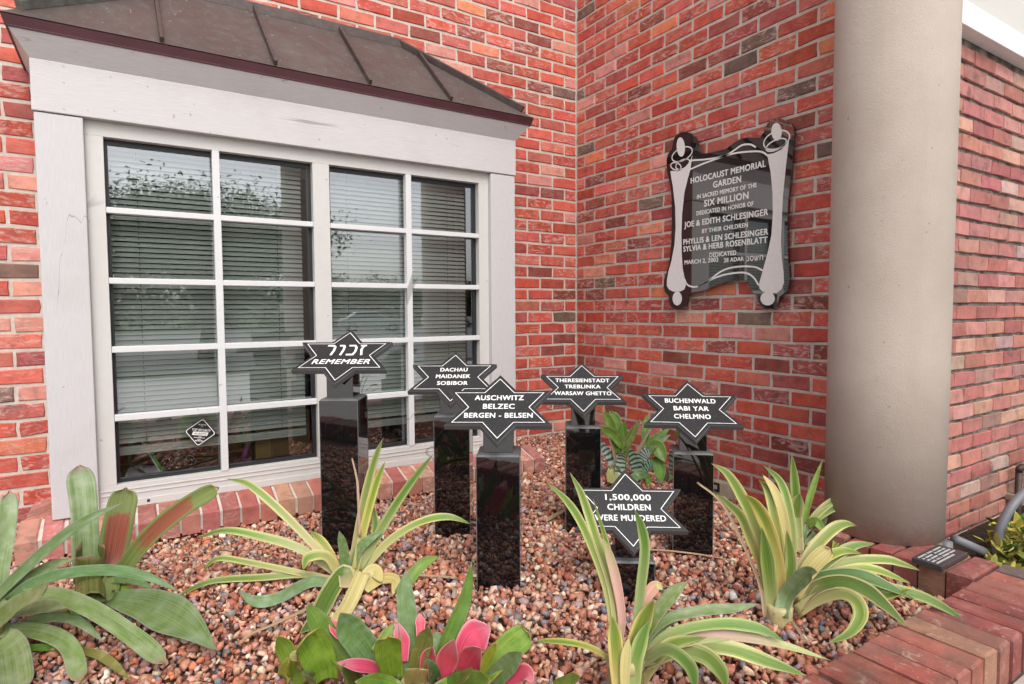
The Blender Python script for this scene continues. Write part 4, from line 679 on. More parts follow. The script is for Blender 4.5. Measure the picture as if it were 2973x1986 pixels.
for k in range(5):   # left return: stretchers stacked back to the wall
    ya, yb = -.355 + k * .072 + .004, -.355 + (k + 1) * .072 - .004; col = pick(PINKS)
    mb.hexa([(-2.905, ya, -.88), (-2.78, ya, -.88), (-2.78, yb, -.88), (-2.905, yb, -.88)], [(-2.900, ya, -.792), (-2.78, ya, -.752), (-2.78, yb, -.752), (-2.900, yb, -.792)], col)
    col = pick(PINKS)
    mb.hexa([(-.76, ya, -.88), (-.618, ya, -.88), (-.618, yb, -.88), (-.76, yb, -.88)], [(-.76, ya, -.752), (-.622, ya, -.792), (-.622, yb, -.792), (-.76, yb, -.752)], col)
mb.build('bricks', M_brick, sl)
mb = MB(); mb.hexa([(-2.897, -.492, -.868), (-.626, -.492, -.868), (-.626, 0, -.868), (-2.897, 0, -.868)], [(-2.897, -.492, -.803), (-.626, -.492, -.803), (-.626, -.36, -.764), (-2.897, -.36, -.764)])
mb.box(-2.895, -.63, -.36, 0, -.868, -.80); mb.build('mortar', M_mortar, sl)
mb = MB(); mb.box(-2.85, -.68, -.455, .0, -1.2, -.868); mb.build('base', M_brick, sl)
wb = MB(); wall_bricks(wb, Vector((0, -.4555, 0)), Vector((1, 0, 0)), Vector((0, 0, 1)), Vector((0, -1, 0)), (-2.85, -.68), range(-15, -12), lambda r: (.05 if r % 2 else .148), REDS, hh=.002)
wb.build('base_bricks', M_brick, sl, recalc=False)
# interior
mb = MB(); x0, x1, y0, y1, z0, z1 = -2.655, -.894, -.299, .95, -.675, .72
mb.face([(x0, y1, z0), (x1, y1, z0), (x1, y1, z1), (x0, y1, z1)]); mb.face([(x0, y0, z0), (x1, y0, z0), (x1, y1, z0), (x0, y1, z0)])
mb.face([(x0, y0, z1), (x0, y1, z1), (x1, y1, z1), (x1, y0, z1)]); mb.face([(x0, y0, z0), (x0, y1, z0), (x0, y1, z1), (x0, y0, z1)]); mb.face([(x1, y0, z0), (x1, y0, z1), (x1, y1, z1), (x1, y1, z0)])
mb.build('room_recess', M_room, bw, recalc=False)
# blinds
for x0, x1, lab in ((XL0 + .006, XL1 - .03, 'closed grey-white venetian blind behind the left half of the window'), (XR0 + .008, XR1 - .03, 'closed grey-white venetian blind behind the right half of the window')):
    bl = empty('window_blind', (0, 0, 0)); tag(bl, lab, 'blind', 'venetian blinds behind the window')
    mb = MB(); z = .668; yc = -.262; k = 0
    while z > -.535:
        # slightly curved slat, tilted almost shut, outer edge low
        w = .0117; th = R(58 + random.uniform(-2.5, 2.5)); dz = random.uniform(-.0006, .0006); pr = []
        for s in (-1, -.35, .35, 1):
            bow = .0016 * (1 - s * s); pr.append((yc + s * w * math.cos(th) - bow * math.sin(th), z + dz + s * w * math.sin(th) * .9 + bow * math.cos(th)))
        for i in range(3): mb.face([(x0, pr[i][0], pr[i][1]), (x1, pr[i][0], pr[i][1]), (x1, pr[i + 1][0], pr[i + 1][1]), (x0, pr[i + 1][0], pr[i + 1][1])])
        z -= .0212; k += 1
    mb.build('slats', M_blind, bl, recalc=False, smooth=False)
    mb = MB()
    for q in range(3): mb.box(x0, x1, yc - .012, yc + .012, -.575 + q * .0115, -.575 + q * .0115 + .0105)
    mb.build('bottom_rail', M_blind, bl, bevel=.002)
    mb = MB(); mb.box(x0, x1, yc - .015, yc + .015, .66, .69); mb.build('head_rail', M_blind, bl)
    for x in (x0 + .10, x1 - .11):
        z = .655; mb = MB()
        while z > -.55: mb.box(x - .0012, x + .0012, yc - .0145, yc - .0125, z - .010, z); z -= .0212
        mb.build('ladder_cord', M_cord, bl)

# ------------------------------------------------------------------ things standing inside the window
M_card = simple('brown_cardboard', (.24, .14, .065, 1), .85); M_tape = simple('packing_tape', (.33, .22, .08, 1), .3)
M_greenp = simple('bright_green_card', (.05, .36, .03, 1), .5); M_pinkp = simple('purple_plastic', (.42, .06, .38, 1), .35); M_silv = simple('tarnished_silver', (.30, .31, .33, 1), .22, .9)
M_paper = simple('white_paper', (.7, .74, .8, 1), .8); M_greyw = simple('grey_wood', (.16, .16, .17, 1), .6)
o = empty('cardboard_box', (-1.93, -.16, -.675)); tag(o, 'brown cardboard box with tape inside the window behind the tall post', 'box')
mb = MB(); mb.box(-.13, .12, -.05, .16, 0, .21); mb.build('carton', M_card, o, bevel=.003)
mb = MB(); mb.box(-.128, -.062, -.0515, -.0503, .001, .208); mb.build('tape', M_tape, o)
o = empty('green_folder', (-2.44, -.19, -.675)); tag(o, 'bright green folder leaning inside the bottom left of the window', 'folder')
mb = MB(); mb.hexa([(.0, -.03, 0), (.012, -.03, 0), (.012, .12, 0), (0, .12, 0)], [(-.085, -.03, .19), (-.073, -.03, .19), (-.073, .12, .19), (-.085, .12, .19)]); mb.build('cover', M_greenp, o)
mb = MB(); mb.hexa([(-.006, -.032, .0), (-.0005, -.032, .0), (-.0005, .12, .0), (-.006, .12, .0)], [(-.091, -.032, .19), (-.0855, -.032, .19), (-.0855, .12, .19), (-.091, .12, .19)]); mb.build('spine', M_paper, o)
def ornate(x, y, label, s=1.):
    o = empty('candelabra', (x, y, -.675)); tag(o, label, 'candelabra', 'silver candelabra inside the window')
    for sx in (-1, 1):
        mb = MB(); mb.tube([(sx * .062 * s, -.01, .004), (sx * .072 * s, -.012, .022 * s), (sx * .056 * s, -.012, .046 * s), (sx * .034 * s, -.012, .050 * s), (sx * .030 * s, -.012, .034 * s), (sx * .042 * s, -.012, .030 * s)], .0042, 8)
        mb.tube([(sx * .05 * s, -.014, .004), (sx * .058 * s, -.016, .020 * s), (sx * .046 * s, -.016, .038 * s)], .003, 8)
        mb.build('scroll', M_silv, o, smooth=True)
    mb = MB(); mb.lathe([(.078 * s, 0), (.074 * s, .006), (.05 * s, .014), (.034 * s, .040), (.020 * s, .052), (.013, .060)], 32); mb.build('base', M_silv, o, smooth=True)
    mb = MB(); mb.lathe([(.012, .058), (.022, .064), (.022, .070), (.011, .078), (.016, .09), (.010, .10), (.008, .20), (.014, .21), (.008, .25)], 20); mb.build('stem', M_silv, o, smooth=True)
ornate(-2.372, -.17, 'ornate silver candelabra foot inside the window beside the green folder')
ornate(-1.40, -.16, 'ornate dark silver candelabra foot inside the right half of the window', 1.15)
o = empty('toy_figure', (-2.085, -.17, -.675)); tag(o, 'purple toy leg and patterned skirt between window bar and cardboard box', 'toy')
mb = MB(); mb.tube([(-.020, 0, 0), (-.014, 0, .03), (-.002, 0, .07), (.004, 0, .09)], [.010, .011, .013, .014], 12); mb.build('leg', M_pinkp, o, smooth=True)
mb = MB(); mb.lathe([(.030, .075), (.024, .10), (.018, .16), (.015, .2)], 14); b = NB('flower_print'); b.base(b.ramp(b.noise(55, 2, .5), [(.40, (.30, .28, .30, 1)), (.5, (.10, .30, .06, 1)), (.6, (.45, .08, .35, 1))])).rough(.7); mb.build('skirt', b.m, o)
o = empty('magenta_flower', (-1.775, -.19, -.675)); tag(o, 'magenta artificial flower beside the cardboard box at the window edge', 'flower')
mb = MB()
for k in range(9):
    a = k * .7; mb.tube([(0, 0, .06), (.014 * math.cos(a), -.006, .06 + .014 * math.sin(a)), (.024 * math.cos(a), -.004, .06 + .024 * math.sin(a))], [.004, .007, .003], 8)
mb.build('petals', M_pinkp, o, smooth=True); mb = MB(); mb.tube([(0, 0, 0), (.002, 0, .06)], .002, 6); mb.build('stalk', M_greenp, o)
o = MB(); o.hexa([(-2.57, -.25, -.674), (-2.44, -.27, -.674), (-2.42, -.12, -.674), (-2.55, -.10, -.674)], [(-2.57, -.25, -.662), (-2.44, -.27, -.668), (-2.42, -.12, -.670), (-2.55, -.10, -.656)])
tag(o.build('paper_sheet', M_paper), 'crumpled white paper lying in the bottom left corner inside the window', 'paper')
o = MB(); o.tube([(-2.555, -.22, -.48), (-2.553, -.22, -.62), (-2.545, -.225, -.628), (-2.50, -.24, -.668)], .006, 8); tag(o.build('metal_bracket', M_silv), 'thin grey metal arm inside the bottom left corner of the window', 'bracket')

# ------------------------------------------------------------------ column, beam, ceiling, kerb
CX, CY, CR = -.27, -2.096, .186
o = empty('stucco_column', (CX, CY, -.775)); tag(o, 'thick smooth beige stucco column standing on the brick planter kerb', 'column')
mb = MB(); mb.lathe([(CR, .0), (CR, .6), (CR, 1.2), (CR, 3.3)], 96); mb.build('shaft', M_column, o, smooth=False)
for p in o.children[0].data.polygons: p.use_smooth = len(p.vertices) == 4
o = empty('lintel_band', (0, 0, 0)); tag(o, 'white lintel band and grey stucco above the weathered brick wall at top right', 'lintel')
mb = MB(); mb.box(.0, 4.6, -1.968, -1.90, 1.247, 1.352); mb.build('band', M_white, o, bevel=.003)
mb = MB(); mb.box(.0, 4.6, -1.955, -1.72, 1.3525, 2.6); mb.build('upper_wall', M_ceil, o)
# kerb
kb = empty('planter_kerb', (0, 0, 0)); tag(kb, 'low planter wall capped with red bricks on edge along the right and front of the bed', 'planter wall')
mb = MB(); ZK = -.775
def cap_brick(x0, x1, y0, y1, long_y, pal=PINKS):
    c = pick(pal); jz = random.uniform(-.003, .002); b_ = .006; q = lambda: random.gauss(0, .0018)
    lo = [(x0 + q(), y0 + q(), ZK - .105), (x1 + q(), y0 + q(), ZK - .105), (x1 + q(), y1 + q(), ZK - .105), (x0 + q(), y1 + q(), ZK - .105)]
    md = [(a, b, ZK - b_ + jz) for a, b, _ in lo]; cx, cy = (x0 + x1) / 2, (y0 + y1) / 2
    hi = [(a + (b_ if a < cx else -b_), b + (b_ if b < cy else -b_), ZK + jz + random.gauss(0, .0008)) for a, b, _ in lo]
    mb.hexa(lo, md, c); mb.mesh(md + hi, [(4, 5, 6, 7)] + [(k, (k + 1) % 4, 4 + (k + 1) % 4, 4 + k) for k in range(4)], c)
PK2 = [((.29, .088, .068), 6), ((.26, .07, .055), 5), ((.33, .16, .11), 1.6), ((.30, .115, .085), 4), ((.17, .12, .11), 1.5)]
x = -.300
while x > -3.9: cap_brick(x - .0605, x, -2.645, -2.462, True, PK2); x -= .0715
y = -2.455
while y < -1.95: cap_brick(-.488, -.300, y, y + .066, False, PK2); y += .0745
kb_b = mb.build('cap_bricks', M_brick_kerb, kb)
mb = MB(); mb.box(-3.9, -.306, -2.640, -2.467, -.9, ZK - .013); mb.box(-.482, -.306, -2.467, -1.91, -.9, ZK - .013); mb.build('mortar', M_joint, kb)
mb = MB(); mb.box(-3.9, -.325, -2.62, -2.48, -1.5, -.881); mb.box(-.47, -.325, -2.48, -1.91, -1.5, -.881); mb.build('stucco_wall', M_stucco, kb)
# small memorial tablet on the kerb
o = empty('memorial_tablet', (-.432, -2.347, ZK)); o.rotation_euler = (0, 0, R(1)); tag(o, 'small black granite tablet with white engraving lying on the brick kerb by the column', 'plaque')
mb = MB(); mb.box(-.093, .093, -.041, .041, .002, .018); mb.build('slab', M_gran_slab, o, bevel=.0015)
mb = MB()
for r_ in range(5):
    yy = .028 - r_ * .0125; xx = -.078
    while xx < (.075 if r_ < 4 else .04):
        w = random.uniform(.003, .006)
        if random.random() < .85: mb.box(xx, xx + w * .55, yy - .0032, yy + .0032, .0181, .0186)
        xx += w + .0018
mb.build('engraving', M_letter, o)
def catmull(P, n):
    P = [Vector(p) for p in P]; Q = [P[0] * 2 - P[1]] + P + [P[-1] * 2 - P[-2]]; out = []; m = len(P) - 1
    for k in range(n + 1):
        t = k / n * m; i = min(int(t), m - 1); t -= i; a, b, c, d = Q[i:i + 4]
        out.append(.5 * ((2 * b) + (c - a) * t + (2 * a - 5 * b + 4 * c - d) * t * t + (3 * b - a - 3 * c + d) * t ** 3))
    return out

# ------------------------------------------------------------------ lettering
def text_mesh(txt, cap_h, width, bold=.0, shear=0., depth=.0006):
    """built-in font, centred at the origin in its own x-y plane; returns verts, faces"""
    cu = bpy.data.curves.new('t', 'FONT'); cu.body = txt; cu.size = 1.0; cu.shear = shear; cu.resolution_u = 3; cu.space_character = 1.08
    ob = bpy.data.objects.new('t', cu); COL.objects.link(ob); dg = bpy.context.evaluated_depsgraph_get(); dg.update()
    me = bpy.data.meshes.new_from_object(ob.evaluated_get(dg))
    v = [tuple(p.co) for p in me.vertices]; f = [tuple(p.vertices) for p in me.polygons]
    bpy.data.objects.remove(ob); bpy.data.curves.remove(cu); bpy.data.meshes.remove(me)
    xs = [p[0] for p in v]; ys = [p[1] for p in v]; x0, x1 = min(xs), max(xs)
    cap = .715
    v = [((p[0] - (x0 + x1) / 2) / (x1 - x0) * width, (p[1] / cap - .5) * cap_h) for p in v]
    # a heavier cut: the strokes are laid side by side, each a hair above the last
    d = bold * cap_h; V = []; F = []
    for k, (sx, sy) in enumerate(((-1, -.6), (1, -.6), (-1, .6), (1, .6), (0, 0))):
        n = len(V); V += [(p[0] + sx * d, p[1] + sy * d, k * .00005) for p in v]; F += [tuple(i + n for i in q) for q in f]
    return V, F
HEB = {  # stroke paths in a unit box, ready left to right as they stand on the stone
    'resh': [[(.0, .92), (.62, .92), (.80, .80), (.78, .45), (.58, .0)]],
    'vav': [[(.0, .92), (.42, .92), (.52, .80), (.48, .45), (.30, .0)]],
    'kaf': [[(.05, .92), (.66, .92), (.86, .74), (.84, .34), (.66, .06), (-.05, .06)]],
    'zayin': [[(.0, .92), (.62, .92)], [(.36, .92), (.16, .55), (.30, .0)]],
    'gimel': [[(.05, .92), (.45, .92), (.55, .78), (.55, .0)], [(.52, .25), (.05, .0)]],
    'samekh': [[(.0, .92), (.7, .92), (.82, .55), (.62, .06), (.3, .06), (.08, .4), (.12, .9)]],
    'shin': [[(.0, .94), (.12, .06), (.62, .06), (.86, .94)], [(.14, .12), (.44, .45), (.42, .94)]],
    'tav': [[(.0, .92), (.66, .92), (.80, .75), (.80, .0)], [(.16, .92), (.16, .12), (.0, .04)]]}
def hebrew(mb, names, x0, x1, y0, y1, w, z, gap=.32):
    n = len(names); ws = {'vav': .55, 'zayin': .65, 'gimel': .6}; tot = sum(ws.get(k, .88) for k in names) + gap * (n - 1); s = (x1 - x0) / tot; x = x0
    for k in names:
        for st in HEB[k]: mb.ribbon([(x + p[0] * s, y0 + p[1] * (y1 - y0)) for p in st], w, z)
        x += (ws.get(k, .88) + gap) * s

# ------------------------------------------------------------------ star memorial posts
H3 = math.sqrt(3) / 2; ASP = .7696; RS = .194
def star(scale=1.):
    out = []
    for k in range(12):
        a = math.pi / 2 + k * math.pi / 6; r = RS * scale * (1 if k % 2 == 0 else 1 / math.sqrt(3)); out.append((r * math.cos(a), ASP * r * math.sin(a)))
    return out
def star_post(c, yaw, top, label, lines, heb=False, shear=0.):
    o = empty('memorial_post', (c[0], c[1], -.86)); o.rotation_euler = (0, 0, -yaw)
    tag(o, label, 'memorial post', 'black granite star posts in the gravel bed')
    zt = top + .86; w = .068
    mb = MB(); b_ = .006
    ring = lambda h, z: [(-h, -h, z), (h, -h, z), (h, h, z), (-h, h, z)]
    mb.hexa(ring(w, -.12), ring(w, zt - b_))
    mb.mesh(ring(w, zt - b_) + ring(w - b_, zt), [(k, (k + 1) % 4, 4 + (k + 1) % 4, 4 + k) for k in range(4)] + [(4, 5, 6, 7)], mi=1)
    for s in ((-1, -1), (1, -1), (1, 1), (-1, 1)):   # rubbed pale arrises
        mb.tube([(s[0] * (w - .0006), s[1] * (w - .0006), 0), (s[0] * (w - .0006), s[1] * (w - .0006), zt - b_)], .0016, 4, mi=1, cap=False)
    mb.build('pedestal', [M_gran, M_gran_edge], o, recalc=True)
    th = .915; zc = c[2] + .86; t = .021
    u2 = Vector((0, math.sin(th), math.cos(th))); nn = Vector((0, -math.cos(th), math.sin(th)))
    cen = Vector((0, 0, zc))
    def on(p, d=0.): return cen + Vector((p[0], 0, 0)) + u2 * p[1] + nn * d
    # neck with a sloping top under the plate
    def under(y): return zc - t / math.sin(th) + y * math.cos(th) / math.sin(th)
    h = .047; mb = MB()
    mb.hexa(ring(h, zt + .0005), [(-h, -h, under(-h)), (h, -h, under(-h)), (h, h, under(h)), (-h, h, under(h))]); mb.build('neck', M_gran, o, bevel=.0015)
    mb = MB(); mb.box(-h - .006, h + .006, -h - .006, h + .006, zt + .0002, zt + .003); mb.build('mortar_bead', M_gran_edge, o)
    # star plate
    a = star(1.0); f_ = star(.985); mb = MB()
    lo = [on(p, -t) for p in a]; mid = [on(p, -.0025) for p in a]; hi = [on(p, 0) for p in f_]
    fan = lambda off, rev: [tuple((off + i) for i in (range(11, -1, -1) if rev else range(12)))]
    mb.mesh(lo + mid, fan(0, True) + [(k, (k + 1) % 12, 12 + (k + 1) % 12, 12 + k) for k in range(12)], mi=1)
    mb.mesh(mid + hi, [(k, (k + 1) % 12, 12 + (k + 1) % 12, 12 + k) for k in range(12)], mi=1)
    mb.mesh(hi, fan(0, False), mi=0)
    pl = mb.build('star_plate', [M_gran_face, M_gran_edge], o)
    e = .0006; mb = MB(); A1, A2 = star(.870), star(.844)
    for k in range(12): j = (k + 1) % 12; mb.face([on(A1[k], e), on(A1[j], e), on(A2[j], e), on(A2[k], e)])
    mb.build('border_line', M_letter, pl, recalc=False)
    mb = MB()
    for txt, yy, wd, ch in lines:
        v, f = text_mesh(txt, ch, wd, .032, shear); mb.mesh([on((p[0], p[1] + yy), e + p[2]) for p in v], f)
    if heb:
        hb = MB(); hebrew(hb, ('resh', 'vav', 'kaf', 'zayin'), -.066, .078, .001, .058, .0082, 0, .38)
        mb.mesh([on((p[0], p[1]), e) for p in hb.v], hb.f)
    mb.build('lettering', M_letter, pl, recalc=False)
    return o
star_post((-1.887, -1.025, -.150), .576, -.299, 'tall black granite star post reading REMEMBER under Hebrew letters, in front of the window mullion', [('REMEMBER', -.0325, .206, .0245)], True, .22)
star_post((-1.478, -1.091, -.249), .582, -.388, 'black granite star post reading DACHAU MAIDANEK SOBIBOR, partly behind another star', [('DACHAU', .0424, .106, .0205), ('MAIDANEK', .005, .133, .0205), ('SOBIBOR', -.0325, .117, .0205)])
star_post((-1.552, -1.556, -.298), .600, -.436, 'front black granite star post reading AUSCHWITZ BELZEC BERGEN-BELSEN', [('AUSCHWITZ', .0417, .157, .0215), ('BELZEC', .004, .100, .0215), ('BERGEN - BELSEN', -.0345, .214, .0205)])
star_post((-1.022, -1.323, -.299), .645, -.444, 'black granite star post reading THERESIENSTADT TREBLINKA WARSAW GHETTO, below the brick corner', [('THERESIENSTADT', .041, .215, .0205), ('TREBLINKA', .006, .141, .0205), ('WARSAW GHETTO', -.0315, .222, .0205)])
star_post((-.855, -1.727, -.346), .715, -.488, 'black granite star post reading BUCHENWALD BABI YAR CHELMNO, rightmost before the side wall', [('BUCHENWALD', .041, .176, .0215), ('BABI YAR', .004, .120, .0215), ('CHELMNO', -.0345, .124, .0215)])
star_post((-1.262, -1.843, -.598), .630, -.736, 'lowest black granite star post reading 1,500,000 CHILDREN WERE MURDERED, among striped leaves', [('1,500,000', .0405, .139, .0215), ('CHILDREN', .0045, .130, .0215), ('WERE MURDERED', -.0335, .212, .0205)])

# ------------------------------------------------------------------ scroll plaque on the side wall
pq = empty('scroll_plaque', (0, 0, 0)); tag(pq, 'black scroll-shaped granite plaque with grey rollers and dedication text on the brick side wall', 'plaque')
def sw(p, x): return (x, -p[0], p[1])        # s, z on the wall -> world
def poly3(mb, pts, x):
    cu = [Vector((p[0], p[1], 0)) for p in pts]
    from mathutils.geometry import tessellate_polygon
    for t in tessellate_polygon([cu]): mb.face([sw(pts[i], x) for i in t])
mb = MB(); ol = PLQ['outline']; n = len(ol)
cxm, czm = sum(p[0] for p in ol) / n, sum(p[1] for p in ol) / n
mb.mesh([sw(p, -.024) for p in ol] + [sw(p, -.040) for p in ol], [(k, (k + 1) % n, n + (k + 1) % n, n + k) for k in range(n)]); poly3(mb, ol, -.040); poly3(mb, ol, -.024)
b_ = mb.build('slab', M_gran_mirror, pq, weld=True)
for s_, z_ in ((1.06, .60), (1.38, .60), (1.06, .27), (1.38, .27)): mb = MB(); mb.box(-.0245, .0, -s_ - .02, -s_ + .02, z_ - .02, z_ + .02); mb.build('spacer', M_gran_edge, pq)
mb = MB(); poly3(mb, PLQ['rl'], -.0406); mb.build('roller', M_pale, pq, recalc=False)
mb = MB(); poly3(mb, PLQ['rr'], -.0406); mb.build('roller', M_pale, pq, recalc=False)
for q in PLQ['f']: mb = MB(); poly3(mb, q, -.0412); mb.build('handle', M_pale, pq, recalc=False)
for q in PLQ['rings']:
    mb = MB(); mb.ribbon(q[:-1], .0062, 0, closed=True); mb.xform(lambda p: sw(p, -.0409)); mb.build('ring_line', M_pale, pq, recalc=False)
for q in PLQ['rib']:
    mb = MB(); mb.ribbon([(p.x, p.y) for p in catmull([(a, c, 0) for a, c in q], 36)], .0082, 0); mb.xform(lambda p: sw(p, -.0409)); mb.build('parchment_edge', M_letter, pq, recalc=False)
mb = MB()
for t_, a, c, z, h in PLQ['text']:
    if t_ == 'HEB':
        hb = MB(); hebrew(hb, ('gimel', 'samekh', 'shin', 'tav'), a, c, z, z + h, .0042, 0, .25); mb.mesh(hb.v, hb.f); continue
    v, f = text_mesh(t_, h, c - a, .045); mb.mesh([(p[0] + (a + c) / 2, p[1] + z + h / 2, p[2]) for p in v], f)
mb.xform(lambda p: sw(p, -.0408 - p[2])); mb.build('lettering', M_letter, pq, recalc=False)

# ------------------------------------------------------------------ alarm sticker on the glass
st = empty('alarm_sticker', (0, 0, 0)); tag(st, 'small black diamond security alarm sticker on the lower left window pane', 'sticker')
T_, R_, B2, L_ = [Vector((p[0], p[1])) for p in STK]; cen = (T_ + R_ + B2 + L_) / 4; ax = (R_ - L_).normalized(); ay = Vector((-ax.y, ax.x))
hw = (R_ - L_).length / 2; hh = (T_ - B2).length / 2
def sp(p, y): q = cen + ax * p[0] + ay * p[1]; return (q.x, y, q.y)
def dia(k): return [(0, hh * k), (-hw * k, 0), (0, -hh * k), (hw * k, 0)]
def rdia(k, r=.12):
    d = dia(k); out = []
    for i in range(4):
        p, q, s = d[i], d[i - 1], d[(i + 1) % 4]
        for t in (1, .35, .0, .35, 1):
            pass
        a = (p[0] + (q[0] - p[0]) * r, p[1] + (q[1] - p[1]) * r); c = (p[0] + (s[0] - p[0]) * r, p[1] + (s[1] - p[1]) * r)
        for t in (0, .25, .5, .75, 1):
            out.append(((1 - t) ** 2 * a[0] + 2 * t * (1 - t) * p[0] + t * t * c[0], (1 - t) ** 2 * a[1] + 2 * t * (1 - t) * p[1] + t * t * c[1]))
    return out
mb = MB(); o1 = rdia(1.0); k_ = len(o1); mb.mesh([sp(p, -.3246) for p in o1] + [sp(p, -.3256) for p in o1], [tuple(range(k_)), tuple(range(2 * k_ - 1, k_ - 1, -1))] + [(i, (i + 1) % k_, k_ + (i + 1) % k_, k_ + i) for i in range(k_)])
mb.build('backing', M_black, st)
mb = MB(); o1, o2 = rdia(.93), rdia(.865)
for i in range(k_): j = (i + 1) % k_; mb.face([sp(o1[i], -.3259), sp(o1[j], -.3259), sp(o2[j], -.3259), sp(o2[i], -.3259)])
bx = MB(); bx.face([sp(p, -.3259) for p in ((-.031, -.0135), (.0275, -.0135), (.031, .0015), (-.028, .0015))])
for txt, yy, ch, wd, sh in (('PROTECTED', .0325, .0045, .030, .1), ('BY', .0262, .0045, .007, .1), ('TOP SECURITY', .0095, .0105, .072, .1)):
    v, f = text_mesh(txt, ch, wd, .02, sh); mb.mesh([sp((p[0] + .002, p[1] + yy), -.3259 - p[2]) for p in v], f)
for yy, a, c, h in ((-.0190, -.004, .006, .0025), (-.0232, -.022, .020, .0032), (-.0300, -.007, .006, .0035), (-.0362, -.015, .014, .0050)):   # lines too small to read
    x = a
    while x < c: mb.face([sp(p, -.3259) for p in ((x, yy - h / 2), (x + .0017, yy - h / 2), (x + .0017, yy + h / 2), (x, yy + h / 2))]); x += .0024
mb.build('print', M_letter, st, recalc=False); bx.build('white_bar', M_letter, st, recalc=False)
mb = MB(); v, f = text_mesh('ALARMS', .0088, .048, .01, .1); mb.mesh([sp((p[0], p[1] - .006), -.3262 - p[2]) for p in v], f); mb.build('bar_lettering', M_black, st, recalc=False)

# ------------------------------------------------------------------ ground and gravel
def ss(e0, e1, t): q = min(1, max(0, (t - e0) / (e1 - e0))); return q * q * (3 - 2 * q)
def zg(x, y):
    z = -.853
    z -= .032 * ss(-1.1, -.55, y) * (1 - ss(-.75, -.45, x))
    z += .045 * ss(-.30, 0, y) * ss(-.75, -.5, x)
    z -= .09 * ss(-.5, -.05, x) * ss(-.5, -1.1, y)
    z -= .02 * ss(-2.2, -2.46, y)
    return z
mb = MB(); mb.face([(-400, -400, -1.47), (400, -400, -1.47), (400, 400, -1.47), (-400, 400, -1.47)]); tag(mb.build('ground', M_lawn, recalc=False), kind='structure')
mb = MB(); mb.face([(-40, -47, -1.462), (60, -47, -1.462), (60, -14, -1.462), (-40, -14, -1.462)]); tag(mb.build('parking_lot', M_asph, recalc=False), kind='structure')
b = NB('bounce_concrete'); b.base(b.ramp(b.noise(3, 6, .65), [(.3, (.54, .52, .49, 1)), (.7, (.63, .61, .58, 1))])).rough(.9, .2); M_conc = b.m
mb = MB(); mb.face([(-12, -13, -1.458), (9, -13, -1.458), (9, -2.6, -1.458), (-12, -2.6, -1.458)]); tag(mb.build('bounce_walkway', M_conc, recalc=False), kind='structure')  # unseen slab, enlarged and lightened to bounce light up under the crown
mb = MB(); nx, ny = 60, 44; gx = [-3.95 + (3.95 - .0) * i / nx for i in range(nx + 1)]; gy = [-2.50 + 2.50 * j / ny for j in range(ny + 1)]
mb.mesh([(x, y, zg(x, y) - .018) for y in gy for x in gx], [(j * (nx + 1) + i, j * (nx + 1) + i + 1, (j + 1) * (nx + 1) + i + 1, (j + 1) * (nx + 1) + i) for j in range(ny) for i in range(nx)])
tag(mb.build('planter_soil', M_bed, recalc=False), kind='structure')
